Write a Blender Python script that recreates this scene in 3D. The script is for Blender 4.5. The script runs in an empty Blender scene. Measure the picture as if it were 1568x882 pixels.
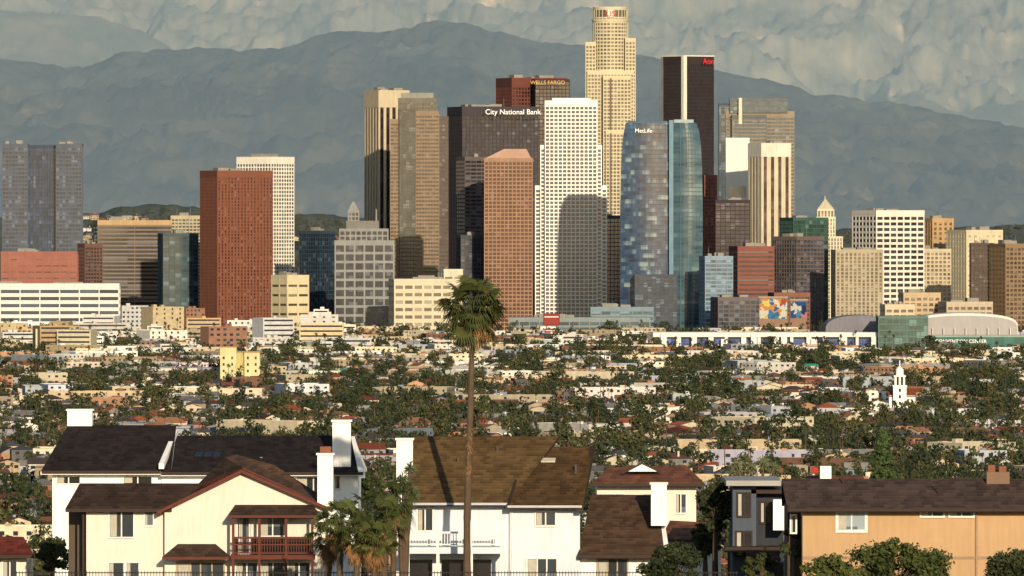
import bpy, math, random
import numpy as np
from mathutils import Vector, Matrix, noise
random.seed(7); rng=random.Random(11)
F=15800.0; CH=100.0
SUN_AZ=math.radians(11.0); SUN_EL=math.radians(13.5)
def P(x,y,D): return ((x-784.0)*D/F, D, CH-(y-350.0)*D/F)
def lin(c):
    return tuple(((v/255.0)/12.92 if v/255.0<=0.04045 else ((v/255.0+0.055)/1.055)**2.4) for v in c)
scene=bpy.context.scene
# ---------------------------------------------------------------- materials
_mc={}
def nd(nt,t,**k):
    n=nt.nodes.new(t)
    for a,b in k.items(): setattr(n,a,b)
    return n
def base_mat(name):
    m=bpy.data.materials.new(name); m.use_nodes=True
    nt=m.node_tree; b=nt.nodes['Principled BSDF']
    b.inputs['Roughness'].default_value=0.85
    b.inputs['Specular IOR Level'].default_value=0.25
    return m,nt,b
def math_n(nt,op,a,b=None,c=None):
    n=nd(nt,'ShaderNodeMath',operation=op)
    for i,v in enumerate((a,b,c)):
        if v is None: continue
        if isinstance(v,(int,float)): n.inputs[i].default_value=v
        else: nt.links.new(v,n.inputs[i])
    return n.outputs[0]
def mul_col(nt,col,val):
    n=nd(nt,'ShaderNodeVectorMath',operation='SCALE')
    if isinstance(col,tuple): n.inputs[0].default_value=col
    else: nt.links.new(col,n.inputs[0])
    nt.links.new(val,n.inputs['Scale'])
    return n.outputs[0]
def mixc(nt,fac,a,b):
    n=nd(nt,'ShaderNodeMix',data_type='RGBA')
    if isinstance(fac,(int,float)): n.inputs[0].default_value=fac
    else: nt.links.new(fac,n.inputs[0])
    for i,v in ((6,a),(7,b)):
        if isinstance(v,tuple): n.inputs[i].default_value=(*v[:3],1)
        else: nt.links.new(v,n.inputs[i])
    return n.outputs[2]
def wall(col,var=0.25,scale=0.08,k=0.8,rough=0.85,streak=True):
    key=('w',col,var,scale,k,rough)
    if key in _mc: return _mc[key]
    m,nt,b=base_mat('wall_%d_%d_%d'%col)
    c=tuple(v*k for v in lin(col))
    tc=nd(nt,'ShaderNodeTexCoord')
    n1=nd(nt,'ShaderNodeTexNoise'); n1.inputs['Scale'].default_value=scale; n1.inputs['Detail'].default_value=6
    nt.links.new(tc.outputs['Object'],n1.inputs['Vector'])
    mp=nd(nt,'ShaderNodeMapping'); mp.inputs['Scale'].default_value=(1,1,0.12)
    nt.links.new(tc.outputs['Object'],mp.inputs['Vector'])
    n2=nd(nt,'ShaderNodeTexNoise'); n2.inputs['Scale'].default_value=scale*8; n2.inputs['Detail'].default_value=4
    nt.links.new(mp.outputs[0],n2.inputs['Vector'])
    s=math_n(nt,'ADD',n1.outputs[0],n2.outputs[0])
    s=math_n(nt,'MULTIPLY_ADD',s,var*2,1-var*2)
    nt.links.new(mul_col(nt,c,s),b.inputs['Base Color'])
    b.inputs['Roughness'].default_value=rough
    _mc[key]=m; return m
def glass(col,bay=3.0,fh=4.0,var=0.5,rough=0.16,k=0.8,spec=0.7,blind=0.12,metal=0.0):
    key=('g',col,bay,fh,var,rough,k,blind,metal)
    if key in _mc: return _mc[key]
    m,nt,b=base_mat('window_glass_%d_%d_%d'%col)
    c=tuple(v*k for v in lin(col))
    tc=nd(nt,'ShaderNodeTexCoord'); sp=nd(nt,'ShaderNodeSeparateXYZ')
    nt.links.new(tc.outputs['Object'],sp.inputs[0])
    u=math_n(nt,'FLOOR',math_n(nt,'MULTIPLY',math_n(nt,'ADD',math_n(nt,'ADD',sp.outputs[0],sp.outputs[1]),0.013),1.0/bay))
    v=math_n(nt,'FLOOR',math_n(nt,'MULTIPLY',sp.outputs[2],1.0/fh))
    cb=nd(nt,'ShaderNodeCombineXYZ'); nt.links.new(u,cb.inputs[0]); nt.links.new(v,cb.inputs[1])
    wn=nd(nt,'ShaderNodeTexWhiteNoise',noise_dimensions='3D'); nt.links.new(cb.outputs[0],wn.inputs['Vector'])
    br=math_n(nt,'MULTIPLY_ADD',wn.outputs[0],2*var,1-var)
    n1=nd(nt,'ShaderNodeTexNoise'); n1.inputs['Scale'].default_value=0.03; n1.inputs['Detail'].default_value=3
    nt.links.new(tc.outputs['Object'],n1.inputs['Vector'])
    br=math_n(nt,'MULTIPLY',br,math_n(nt,'MULTIPLY_ADD',n1.outputs[0],1.2,0.4))
    cc=mul_col(nt,c,br)
    bl=math_n(nt,'GREATER_THAN',wn.outputs[0],1-blind)
    lc=tuple(min(1,x*2.0+0.04) for x in c)
    nt.links.new(mixc(nt,bl,cc,lc),b.inputs['Base Color'])
    b.inputs['Roughness'].default_value=rough; b.inputs['Specular IOR Level'].default_value=spec
    b.inputs['Metallic'].default_value=metal
    _mc[key]=m; return m
def roofm(col,rows=0.28,k=0.8):
    key=('r',col,rows)
    if key in _mc: return _mc[key]
    m,nt,b=base_mat('roof_shingle_%d_%d_%d'%col)
    c=tuple(v*k for v in lin(col))
    tc=nd(nt,'ShaderNodeTexCoord'); sp=nd(nt,'ShaderNodeSeparateXYZ'); nt.links.new(tc.outputs['Object'],sp.inputs[0])
    rz=math_n(nt,'MULTIPLY',sp.outputs[2],1.0/rows*2)
    fr=math_n(nt,'FRACT',rz); rw=math_n(nt,'FLOOR',rz)
    xx=math_n(nt,'FLOOR',math_n(nt,'ADD',math_n(nt,'MULTIPLY',sp.outputs[0],2.8),math_n(nt,'MULTIPLY',rw,0.5)))
    cb=nd(nt,'ShaderNodeCombineXYZ'); nt.links.new(xx,cb.inputs[0]); nt.links.new(rw,cb.inputs[1])
    wn=nd(nt,'ShaderNodeTexWhiteNoise',noise_dimensions='3D'); nt.links.new(cb.outputs[0],wn.inputs['Vector'])
    n1=nd(nt,'ShaderNodeTexNoise'); n1.inputs['Scale'].default_value=0.5; n1.inputs['Detail'].default_value=8
    nt.links.new(tc.outputs['Object'],n1.inputs['Vector'])
    s=math_n(nt,'MULTIPLY_ADD',wn.outputs[0],0.5,0.45)
    s=math_n(nt,'ADD',s,math_n(nt,'MULTIPLY',fr,0.25))
    s=math_n(nt,'MULTIPLY',s,math_n(nt,'MULTIPLY_ADD',n1.outputs[0],1.0,0.6))
    nt.links.new(mul_col(nt,c,s),b.inputs['Base Color'])
    b.inputs['Roughness'].default_value=0.95; b.inputs['Specular IOR Level'].default_value=0.1
    _mc[key]=m; return m
def plain(name,col,rough=0.7,k=0.8):
    key=('p',name,col)
    if key in _mc: return _mc[key]
    m,nt,b=base_mat(name)
    n1=nd(nt,'ShaderNodeTexNoise'); n1.inputs['Scale'].default_value=3; n1.inputs['Detail'].default_value=5
    tc=nd(nt,'ShaderNodeTexCoord'); nt.links.new(tc.outputs['Object'],n1.inputs['Vector'])
    c=tuple(v*k for v in lin(col))
    nt.links.new(mul_col(nt,c,math_n(nt,'MULTIPLY_ADD',n1.outputs[0],0.5,0.75)),b.inputs['Base Color'])
    b.inputs['Roughness'].default_value=rough
    _mc[key]=m; return m
def leafm(name,c1,c2,k=1.0,scale=1.2,trans=True):
    key=('l',name)
    if key in _mc: return _mc[key]
    m,nt,b=base_mat(name)
    tc=nd(nt,'ShaderNodeTexCoord'); oi=nd(nt,'ShaderNodeObjectInfo')
    n1=nd(nt,'ShaderNodeTexNoise'); n1.inputs['Scale'].default_value=scale; n1.inputs['Detail'].default_value=4
    nt.links.new(tc.outputs['Object'],n1.inputs['Vector'])
    f=math_n(nt,'MULTIPLY_ADD',n1.outputs[0],2.2,-0.6)
    f=math_n(nt,'ADD',math_n(nt,'MULTIPLY',f,0.55),math_n(nt,'MULTIPLY',oi.outputs['Random'],0.6))
    cl=nd(nt,'ShaderNodeClamp'); nt.links.new(f,cl.inputs[0])
    nt.links.new(mixc(nt,cl.outputs[0],tuple(v*k for v in c1),tuple(v*k for v in c2)),b.inputs['Base Color'])
    b.inputs['Roughness'].default_value=0.7
    _mc[key]=m; return m
# ---------------------------------------------------------------- mesh builder
class MB:
    def __init__(s): s.v=[];s.f=[];s.m=[];s.mats=[]
    def mi(s,mat):
        if mat not in s.mats: s.mats.append(mat)
        return s.mats.index(mat)
    def face(s,pts,mat):
        n=len(s.v); s.v.extend([tuple(p) for p in pts]); s.f.append(tuple(range(n,n+len(pts)))); s.m.append(s.mi(mat))
    def box(s,x0,x1,y0,y1,z0,z1,mat):
        n=len(s.v); k=s.mi(mat)
        s.v.extend([(x0,y0,z0),(x1,y0,z0),(x1,y1,z0),(x0,y1,z0),(x0,y0,z1),(x1,y0,z1),(x1,y1,z1),(x0,y1,z1)])
        for q in ((0,3,2,1),(4,5,6,7),(0,1,5,4),(1,2,6,5),(2,3,7,6),(3,0,4,7)):
            s.f.append(tuple(n+i for i in q)); s.m.append(k)
    def prism(s,poly,z0,z1,mat,poly2=None):
        n=len(s.v); k=s.mi(mat); L=len(poly); p2=poly2 or poly
        s.v.extend([(p[0],p[1],z0) for p in poly]); s.v.extend([(p[0],p[1],z1) for p in p2])
        s.f.append(tuple(n+i for i in reversed(range(L)))); s.m.append(k)
        s.f.append(tuple(n+L+i for i in range(L))); s.m.append(k)
        for i in range(L):
            j=(i+1)%L; s.f.append((n+i,n+j,n+L+j,n+L+i)); s.m.append(k)
    def slab(s,pts,t,mat,under=None):
        n=len(s.v); k=s.mi(mat); k2=s.mi(under) if under else k; L=len(pts)
        s.v.extend([tuple(p) for p in pts]); s.v.extend([(p[0],p[1],p[2]-t) for p in pts])
        s.f.append(tuple(n+i for i in range(L))); s.m.append(k)
        s.f.append(tuple(n+L+i for i in reversed(range(L)))); s.m.append(k2)
        for i in range(L):
            j=(i+1)%L; s.f.append((n+i,n+L+i,n+L+j,n+j)); s.m.append(k2)
    def tube(s,pts,rad,nseg,mat):
        k=s.mi(mat); rings=[]
        for i,p in enumerate(pts):
            a=Vector(pts[max(0,i-1)]); b=Vector(pts[min(len(pts)-1,i+1)]); d=(b-a).normalized()
            u=d.orthogonal().normalized(); w=d.cross(u); n=len(s.v)
            if i==0: u0=u
            else:
                u=(u0-d*u0.dot(d)).normalized(); w=d.cross(u)
            for j in range(nseg):
                t=2*math.pi*j/nseg; q=Vector(p)+(u*math.cos(t)+w*math.sin(t))*rad[i]; s.v.append(tuple(q))
            rings.append(n)
        for a,b in zip(rings,rings[1:]):
            for j in range(nseg):
                l=(j+1)%nseg; s.f.append((a+j,a+l,b+l,b+j)); s.m.append(k)
        s.f.append(tuple(rings[-1]+j for j in range(nseg))); s.m.append(k)
    def obj(s,name,parent=None,loc=(0,0,0),rotz=0.0,sub=None):
        me=bpy.data.meshes.new(name)
        vs=s.v
        if sub is not None: vs=[(a-sub[0],b-sub[1],c-sub[2]) for a,b,c in vs]
        me.from_pydata(vs,[],s.f)
        for m in s.mats: me.materials.append(m)
        me.polygons.foreach_set('material_index',s.m); me.update()
        o=bpy.data.objects.new(name,me); scene.collection.objects.link(o)
        o.location=loc; o.rotation_euler=(0,0,rotz)
        if parent: o.parent=parent
        return o
def empty(name,loc):
    e=bpy.data.objects.new(name,None); e.location=loc; scene.collection.objects.link(e); return e
def text_sign(body,px,py,D,hpx,mat,parent,rotz=0.0,name='sign_text',ax='LEFT'):
    cu=bpy.data.curves.new(name,'FONT'); cu.body=body; s=D/F; cu.size=hpx*s*1.35; cu.extrude=0.15; cu.align_x=ax
    cu.materials.append(mat)
    o=bpy.data.objects.new(name,cu); scene.collection.objects.link(o)
    p=P(px,py,D)
    o.rotation_euler=(math.pi/2,0,rotz); o.location=(p[0]-parent.location.x,p[1]-parent.location.y,p[2]-parent.location.z)
    if parent.rotation_euler.z:
        R=Matrix.Rotation(-parent.rotation_euler.z,3,'Z'); o.location=R@o.location; o.rotation_euler=(math.pi/2,0,rotz-parent.rotation_euler.z)
    o.parent=parent; return o
# ---------------------------------------------------------------- facade block
def block(mb,x0,x1,y0,y1,z0,z1,fh,bay,sh,pw,wm,gm,sp=0.28,pp=0.42,top=True,cap=1.2,sm=None,roof=None):
    """glass core, floor spandrels and piers as real relief"""
    mb.box(x0,x1,y0,y1,z0,z1-0.4,gm)
    sm=sm or wm
    if sh>0:
        n=int((z1-z0)/fh)
        for k in range(n+1):
            z=z1-cap-k*fh-sh*fh
            if z<z0+0.1: break
            mb.box(x0-sp,x1+sp,y0-sp,y1+sp,z,z+sh*fh,sm)
    if pw>0:
        for (a,b,ax) in ((x0,x1,0),(y0,y1,1)):
            n=max(1,round((b-a)/bay))
            for i in range(n+1):
                c=a+(b-a)*i/n
                if ax==0:
                    lo,hi=max(a,c-pw/2)-(0 if i else pp),min(b,c+pw/2)+(0 if i<n else pp)
                    mb.box(lo,hi,y0-pp,y0+0.1,z0,z1-cap*0.5,wm); mb.box(lo,hi,y1-0.1,y1+pp,z0,z1-cap*0.5,wm)
                else:
                    if i in (0,n): continue
                    mb.box(x0-pp,x0+0.1,c-pw/2,c+pw/2,z0,z1-cap*0.5,wm); mb.box(x1-0.1,x1+pp,c-pw/2,c+pw/2,z0,z1-cap*0.5,wm)
        # side faces corner closure
        for yy in (y0+0.12,y1-0.12-pw*0.5):
            mb.box(x0-pp*0.97,x0+0.1,yy,yy+pw*0.5,z0,z1-cap*0.5,wm); mb.box(x1-0.1,x1+pp*0.97,yy,yy+pw*0.5,z0,z1-cap*0.5,wm)
    if top:
        e=max(sp,pp)+0.08
        mb.box(x0-e,x1+e,y0-e,y1+e,z1-cap,z1,roof or wm)
def tower(name,xl,xm,xr,top,D,wc,gc,fh=4.0,bay=3.2,sh=0.4,pw=0.9,cap=2.5,deep=28,mech=True,var=0.5,sc=None,rough=0.16,th=None,blind=0.12,metal=0.0,roofc=None,wvar=0.2):
    s=D/F
    R=(xr-xm)*s; L=(xm-xl)*s
    if L<1.0: t=math.radians(th if th is not None else 0.0)
    else:
        t=math.atan2(L,R)*0.9 if th is None else math.radians(th)
        t=min(max(t,math.radians(8)),math.radians(75))
    w=R/max(0.05,math.cos(t)); d=deep if L<1 else L/math.sin(t)
    H=CH-(top-350)*s
    mb=MB(); wm=wall(wc,var=wvar); gm=glass(gc,bay,fh,var,rough,blind=blind,metal=metal)
    block(mb,0,w,0,d,0,H,fh,bay,sh,pw,wm,gm,cap=cap,sm=wall(sc,var=wvar) if sc else None,roof=wall(roofc) if roofc else None)
    if mech:
        r=random.Random(name+str(xl))
        for i in range(3):
            a=r.uniform(0.08,0.6)*w; b=a+r.uniform(0.12,0.3)*w; c=r.uniform(0.1,0.5)*d
            mb.box(a,min(b,w*0.95),c,c+d*0.3,H-0.5,H+r.uniform(1.2,3.6),wall((150,145,135)))
        for i in range(2):
            a=r.uniform(0.1,0.9)*w; mb.box(a,a+0.35,d*0.4,d*0.4+0.35,H-0.5,H+r.uniform(4,9),wall((120,120,120)))
    p=P(xm,0,D)
    return mb.obj(name,loc=(p[0],D,0),rotz=t)
# ================================================================= GROUND
def gz(D):
    pts=[(-5000,0),(-1500,60),(-60,98.3),(0,98.3),(480,80.3),(540,79.3),(640,78.5),(800,66),(1200,30),(1800,3),(2400,0)]
    if D<=pts[0][0] or D>=pts[-1][0]: return 0.0
    for (a,b),(c,d) in zip(pts,pts[1:]):
        if a<=D<=c: return b+(d-b)*(D-a)/(c-a)
def ground():
    mb=MB()
    ys=[-40000,-5000,-1500,-60,0,100,200,300,400,480,510,540,570,600,640,700,800,1000,1200,1500,1800,2400,4000,8000,12000,20000,40000,90000]
    xs=[-60000,-20000,-5000,-1500,-600,-200,-50,0,50,200,600,1500,5000,20000,60000]
    for y in ys:
        for x in xs: mb.v.append((x,y,gz(y)))
    n=len(xs)
    m,nt,b=base_mat('ground_earth_grass')
    tc=nd(nt,'ShaderNodeTexCoord')
    n1=nd(nt,'ShaderNodeTexNoise'); n1.inputs['Scale'].default_value=0.02; n1.inputs['Detail'].default_value=8
    nt.links.new(tc.outputs['Object'],n1.inputs['Vector'])
    rp=nd(nt,'ShaderNodeValToRGB'); rp.color_ramp.elements[0].position=0.35; rp.color_ramp.elements[0].color=(0.035,0.05,0.02,1)
    rp.color_ramp.elements[1].position=0.65; rp.color_ramp.elements[1].color=(0.16,0.14,0.10,1)
    nt.links.new(n1.outputs[0],rp.inputs[0]); nt.links.new(rp.outputs[0],b.inputs['Base Color']); b.inputs['Roughness'].default_value=1
    b.inputs['Specular IOR Level'].default_value=0
    k=mb.mi(m)
    for j in range(len(ys)-1):
        for i in range(n-1): mb.f.append((j*n+i,j*n+i+1,(j+1)*n+i+1,(j+1)*n+i)); mb.m.append(k)
    mb.obj('ground')
ground()
# ================================================================= MOUNTAINS
def interp(pr,x):
    if x<=pr[0][0]: return pr[0][1]
    for (a,b),(c,d) in zip(pr,pr[1:]):
        if x<=c:
            t=(x-a)/(c-a); t=t*t*(3-2*t)*0.5+t*0.5
            return b+(d-b)*t
    return pr[-1][1]
def mountain(name,prof,Dr,Df,amp,fs,mat,seed,nx=620,ny=170,jag=3.0,xr=(-500,2070)):
    """eroded slope: spurs and gullies that run down from the ridge"""
    vs=[];fs_=[]
    for j in range(ny+1):
        t=j/ny*1.2; D=Df+(Dr-Df)*t
        for i in range(nx+1):
            px=xr[0]+(xr[1]-xr[0])*i/nx
            X=(px-784)*(Dr/F); 
            yr=interp(prof,px)+jag*noise.fractal(Vector((px*0.03,seed,0)),0.8,2.2,5)
            zr=CH+(350-yr)*Dr/F
            wx=noise.fractal(Vector((X*fs*0.3,D*fs*0.25,seed)),0.9,2.1,4)*1.6
            a=1-abs(noise.noise(Vector((X*fs+wx,D*fs*0.16,seed))))*2
            b=1-abs(noise.noise(Vector((X*fs*2.6+wx*2.4,D*fs*0.42,seed+7))))*2
            c=1-abs(noise.noise(Vector((X*fs*6+wx*4,D*fs*1.1,seed+9))))*2
            e=noise.fractal(Vector((X*fs*7,D*fs*2.4,seed+3)),0.6,2.1,4)
            r=a*0.55+b*0.34+c*0.19+e*0.15
            tt=min(t,1.0); base=tt**1.05 if t<=1 else max(0,1-(t-1)*3)
            env=math.sin(math.pi*min(1,tt*0.93+0.02))**0.6
            z=zr*base+env*amp*(r-0.55)
            if t<=1: z=min(z,CH+(zr-CH)*D/Dr+2)
            vs.append((X,D,max(z,-20)))
    n=nx+1
    for j in range(ny):
        for i in range(nx): fs_.append((j*n+i,j*n+i+1,(j+1)*n+i+1,(j+1)*n+i))
    me=bpy.data.meshes.new(name); me.from_pydata(vs,[],fs_); me.materials.append(mat); me.shade_smooth(); me.update()
    o=bpy.data.objects.new(name,me); scene.collection.objects.link(o); return o
def mtmat(name,c1,c2,c3,sc,p3=0.70,p1=.38,p2=.60):
    m,nt,b=base_mat(name)
    tc=nd(nt,'ShaderNodeTexCoord')
    mp=nd(nt,'ShaderNodeMapping'); mp.inputs['Scale'].default_value=(1,0.16,1.0); nt.links.new(tc.outputs['Object'],mp.inputs['Vector'])
    n1=nd(nt,'ShaderNodeTexNoise'); n1.inputs['Scale'].default_value=sc; n1.inputs['Detail'].default_value=12; n1.inputs['Roughness'].default_value=0.72
    n1.inputs['Distortion'].default_value=0.2
    nt.links.new(mp.outputs[0],n1.inputs['Vector'])
    rp=nd(nt,'ShaderNodeValToRGB'); e=rp.color_ramp.elements
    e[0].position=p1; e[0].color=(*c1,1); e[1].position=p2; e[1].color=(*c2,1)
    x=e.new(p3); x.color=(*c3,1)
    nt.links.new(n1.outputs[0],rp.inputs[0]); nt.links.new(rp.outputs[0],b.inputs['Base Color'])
    b.inputs['Roughness'].default_value=1; b.inputs['Specular IOR Level'].default_value=0
    return m
near=[(-700,120),(-300,90),(-100,85),(0,92),(70,100),(130,102),(200,80),(265,74),(330,72),(400,62),(450,60),(520,50),(600,48),(640,38),(670,33),(710,37),(760,50),(830,66),(900,72),(980,85),(1060,103),(1160,122),(1250,146),(1350,156),(1450,176),(1568,198),(1800,230),(2270,210)]
mid=[(-700,20),(-200,-5),(0,6),(90,14),(150,26),(205,42),(240,60),(290,90),(400,140),(800,170),(1150,160),(1300,165),(1400,150),(1480,172),(1530,162),(1600,150),(1900,120),(2270,100)]
far=[(-700,-120),(0,-70),(180,-40),(260,-10),(300,-60),(600,-120),(900,-160),(1300,-150),(1568,-120),(2270,-90)]
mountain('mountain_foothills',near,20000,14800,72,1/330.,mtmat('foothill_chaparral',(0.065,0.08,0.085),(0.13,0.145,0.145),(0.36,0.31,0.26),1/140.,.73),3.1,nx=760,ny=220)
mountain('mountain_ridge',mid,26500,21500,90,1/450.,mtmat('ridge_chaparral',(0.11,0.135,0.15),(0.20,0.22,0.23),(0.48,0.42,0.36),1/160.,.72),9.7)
mountain('mountain_range',far,36000,26000,210,1/620.,mtmat('hazed_range_rock',(0.14,0.175,0.20),(0.27,0.295,0.31),(0.66,0.60,0.53),1/190.,.70),5.3,nx=760,ny=260)  # rock colours painted paler to stand in for a further haze bank
hillp=[(-700,335),(-100,330),(60,335),(130,328),(180,318),(240,312),(300,320),(420,335),(480,326),(530,334),(700,345),(1300,350),(1420,352),(1568,343),(1800,340),(2270,345)]
mountain('hills',hillp,13200,12000,14,1/160.,mtmat('hill_scrub',(0.075,0.09,0.07),(0.14,0.14,0.105),(0.24,0.21,0.17),1/60.),2.2,nx=300,ny=30,jag=5)
# banks of blue valley haze lying between the city and each range (real scattering volumes)
def haze(name,y0,y1,ztop,tau,col,aniso=0.0):
    mb=MB(); m=bpy.data.materials.new(name); m.use_nodes=True; nt=m.node_tree
    for n in list(nt.nodes):
        if n.type!='OUTPUT_MATERIAL': nt.nodes.remove(n)
    out=[n for n in nt.nodes if n.type=='OUTPUT_MATERIAL'][0]
    v=nd(nt,'ShaderNodeVolumeScatter'); v.inputs['Color'].default_value=(*col,1); v.inputs['Density'].default_value=tau/(y1-y0); v.inputs['Anisotropy'].default_value=aniso
    nt.links.new(v.outputs[0],out.inputs['Volume'])
    mb.box(-20000,20000,y0,y1,-40,ztop,m); o=mb.obj(name); return o
haze('haze',13350,13850,1700,0.66,(0.32,0.56,1.0),-.1)
haze('haze',20600,21200,2600,0.40,(0.38,0.62,1.0),-.1)
haze('haze',11400,11700,900,0.07,(0.45,0.66,1.0),0)
# ================================================================= SKYLINE
W=tower  # tower glass colours are lifted towards blue, painting in slight city haze
W('office_tower',4,4,42,220,10250,(98,104,116),(58,70,90),fh=4,bay=3,sh=0.4,pw=0.5,deep=30)
W('office_tower',42,42,86,222,10262,(70,82,102),(50,64,86),fh=4,bay=3,sh=0.15,pw=0.7,deep=30,mech=False,blind=.04)
W('office_tower',86,86,125,220,10250,(98,104,116),(58,70,90),fh=4,bay=3,sh=0.4,pw=0.5,deep=30)
W('brick_office_building',2,2,118,385,9900,(160,104,90),(120,84,80),fh=6,bay=8,sh=0.8,pw=2,blind=0)
W('apartment_building',118,130,156,373,9950,(112,84,74),(54,50,54),fh=3.5,bay=3,sh=0.4,pw=0.8)
W('office_block',-60,-60,182,434,9500,(232,230,222),(66,76,90),fh=6.5,bay=18,sh=0.52,pw=1.0,blind=0)
W('office_building',140,150,262,337,10400,(138,122,104),(55,55,62),fh=4,bay=30,sh=0.42,pw=0.6,cap=5,roofc=(190,160,120))
W('glass_office_building',240,250,303,357,10100,(78,98,102),(48,70,78),fh=4,bay=6,sh=0.12,pw=0.4)
W('apartment_building',255,262,312,330,10700,(190,176,144),(80,80,80),fh=3.4,bay=4)
W('white_office_tower',362,415,449,240,10300,(246,240,222),(88,90,98),fh=3.8,bay=3.8,sh=0.34,pw=1.0,cap=6,th=52)
W('brick_apartment_tower',305,333,416,261,10000,(130,82,64),(92,58,48),fh=3.2,bay=3.4,sh=0.3,pw=1.9,cap=6,th=24,var=0.6,blind=0.1,wvar=0.12)
W('low_office_building',415,440,472,421,9800,(222,206,168),(100,90,70),fh=9,bay=12,sh=0.75,pw=2)
W('glass_office_building',458,490,512,353,10150,(56,70,84),(34,50,64),fh=4,bay=3,sh=0.2,pw=0.4)
# ---- stone building with stepped top
def stone_building():
    D=9850; s=D/F; mb=MB(); wm=wall((150,150,146)); gm=glass((48,54,66),4,5,0.4)
    X=lambda x:(x-560)*s
    Z=lambda y:CH-(y-350)*s
    block(mb,X(513),X(603),0,30,0,Z(368),8.5,9,0.28,1.6,wm,gm,cap=2.5)
    block(mb,X(520),X(594),4,26,Z(368)-1,Z(350),5,5,0.3,1.2,wm,gm)
    mb.box(X(530),X(580),8,20,Z(350)-1,Z(338),wall((130,126,120)))
    block(mb,X(533),X(549),10,20,Z(338)-1,Z(322),4,3,0.3,0.9,wm,gm)
    mb.prism([(X(533),10),(X(549),10),(X(549),20),(X(533),20)],Z(322),Z(308),wm,[(X(540),14),(X(542),14),(X(542),16),(X(540),16)])
    mb.box(X(575),X(577),12,12.5,Z(350),Z(320),wm)
    mb.obj('stone_office_building',loc=(P(560,0,D)[0],D,0))
stone_building()
W('low_office_building',595,604,706,427,9700,(216,206,178),(110,100,85),fh=7,bay=9,sh=0.55,pw=2)
W('low_office_building',672,680,708,412,9760,(220,212,188),(110,100,85),fh=7,bay=9,sh=0.7,pw=2,mech=False)
# striped brown/white tower
t=W('striped_office_tower',558,580,626,138,10750,(204,188,158),(58,48,48),fh=4,bay=7.5,sh=0,pw=3.0,cap=18,th=25,blind=0)
def beige_tower():
    D=10500; s=D/F; mb=MB(); wm=wall((150,130,108)); gm=glass((72,64,62),3,3.9,0.4); g2=glass((74,80,80),3,3.9,0.4)
    X=lambda x:(x-598)*s
    Z=lambda y:CH-(y-350)*s
    block(mb,X(598),X(620),3,30,0,Z(182),3.9,3,0.5,0.5,wm,gm,cap=3)
    block(mb,X(612),X(637),-1,28,0,Z(166),3.9,3,0.2,0.5,wall((110,102,92)),g2,cap=2)
    block(mb,X(637),X(672),-3,30,0,Z(170),3.9,3,0.5,0.5,wm,gm,cap=3)
    block(mb,X(672),X(686),5,30,0,Z(178),3.9,3,0.45,0.5,wall((105,95,90)),gm,cap=3)
    block(mb,X(610),X(668),4,26,Z(182),Z(150),3.9,3,0.3,0.5,wall((122,116,104)),g2,cap=4)
    mb.box(X(614),X(664),6,22,Z(150),Z(142),wall((150,150,136)))
    mb.obj('office_tower',loc=(P(598,0,D)[0],D,0))
beige_tower()
b=W('bank_tower',685,708,824,163,10600,(72,66,70),(48,48,60),fh=4,bay=4,sh=0.25,pw=0.7,th=14,blind=0.04,cap=9,deep=40)
text_sign('City National Bank',743,175,10590,8.2,plain('sign_white',(255,255,250),k=1),b,name='bank_sign')
W('office_tower',699,712,746,240,10150,(102,92,88),(56,54,62),fh=3.8,bay=6,sh=0.4,pw=0.6)
b=W('granite_office_tower',760,784,868,119,11000,(112,66,56),(62,44,46),fh=4,bay=3.4,sh=0.35,pw=1.3,th=20,cap=9,blind=0.02)
text_sign('WELLS FARGO',812,129,10960,6,plain('sign_gold',(220,170,90),k=1),b,name='bank_sign')
W('dark_office_tower',815,820,872,121,10980,(66,56,58),(48,42,48),fh=4,bay=4,sh=0.2,pw=0.6,mech=False)
def red_grid_tower():
    D=10000; s=D/F; mb=MB(); wm=wall((168,134,110)); gm=glass((80,42,40),3.0,3.6,0.35,blind=0.05)
    X=lambda x:(x-742)*s
    Z=lambda y:CH-(y-350)*s
    block(mb,X(742),X(815),0,34,0,Z(242),3.8,3.9,0.28,0.75,wm,gm,cap=3)
    x0,x1=X(742),X(815)
    mb.prism([(x0+1,1),(x1-1,1),(x1-1,33),(x0+1,33)],Z(242),Z(228),wall((206,166,142)),[(X(772),10),(X(806),10),(X(806),26),(X(772),26)])
    mb.obj('apartment_tower',loc=(P(742,0,D)[0],D,0))
red_grid_tower()
def white_tower():
    D=10210; s=D/F; mb=MB(); wm=wall((250,245,232),k=0.9,var=0.1); gm=glass((84,88,100),3.2,3.9,0.35,blind=0.03)
    X=lambda x:(x-820)*s
    Z=lambda y:CH-(y-350)*s
    block(mb,X(835),X(914),0,50,0,Z(154),3.9,4.1,0.3,0.95,wm,gm,cap=5)
    block(mb,X(828),X(835)-0.5,6,46,0,Z(222),3.9,3.3,0.34,1.0,wm,gm,cap=3)
    block(mb,X(914)+0.5,X(921),6,46,0,Z(222),3.9,3.3,0.34,1.0,wm,gm,cap=3)
    block(mb,X(820),X(828)-0.5,10,42,0,Z(284),3.9,3.3,0.34,1.0,wm,gm,cap=3)
    block(mb,X(921)+0.5,X(929),10,42,0,Z(284),3.9,3.3,0.34,1.0,wm,gm,cap=3)
    mb.box(X(846),X(904),12,36,Z(154),Z(150),wm)
    mb.obj('white_office_tower',loc=(P(820,0,D)[0],D,0))
white_tower()
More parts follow.
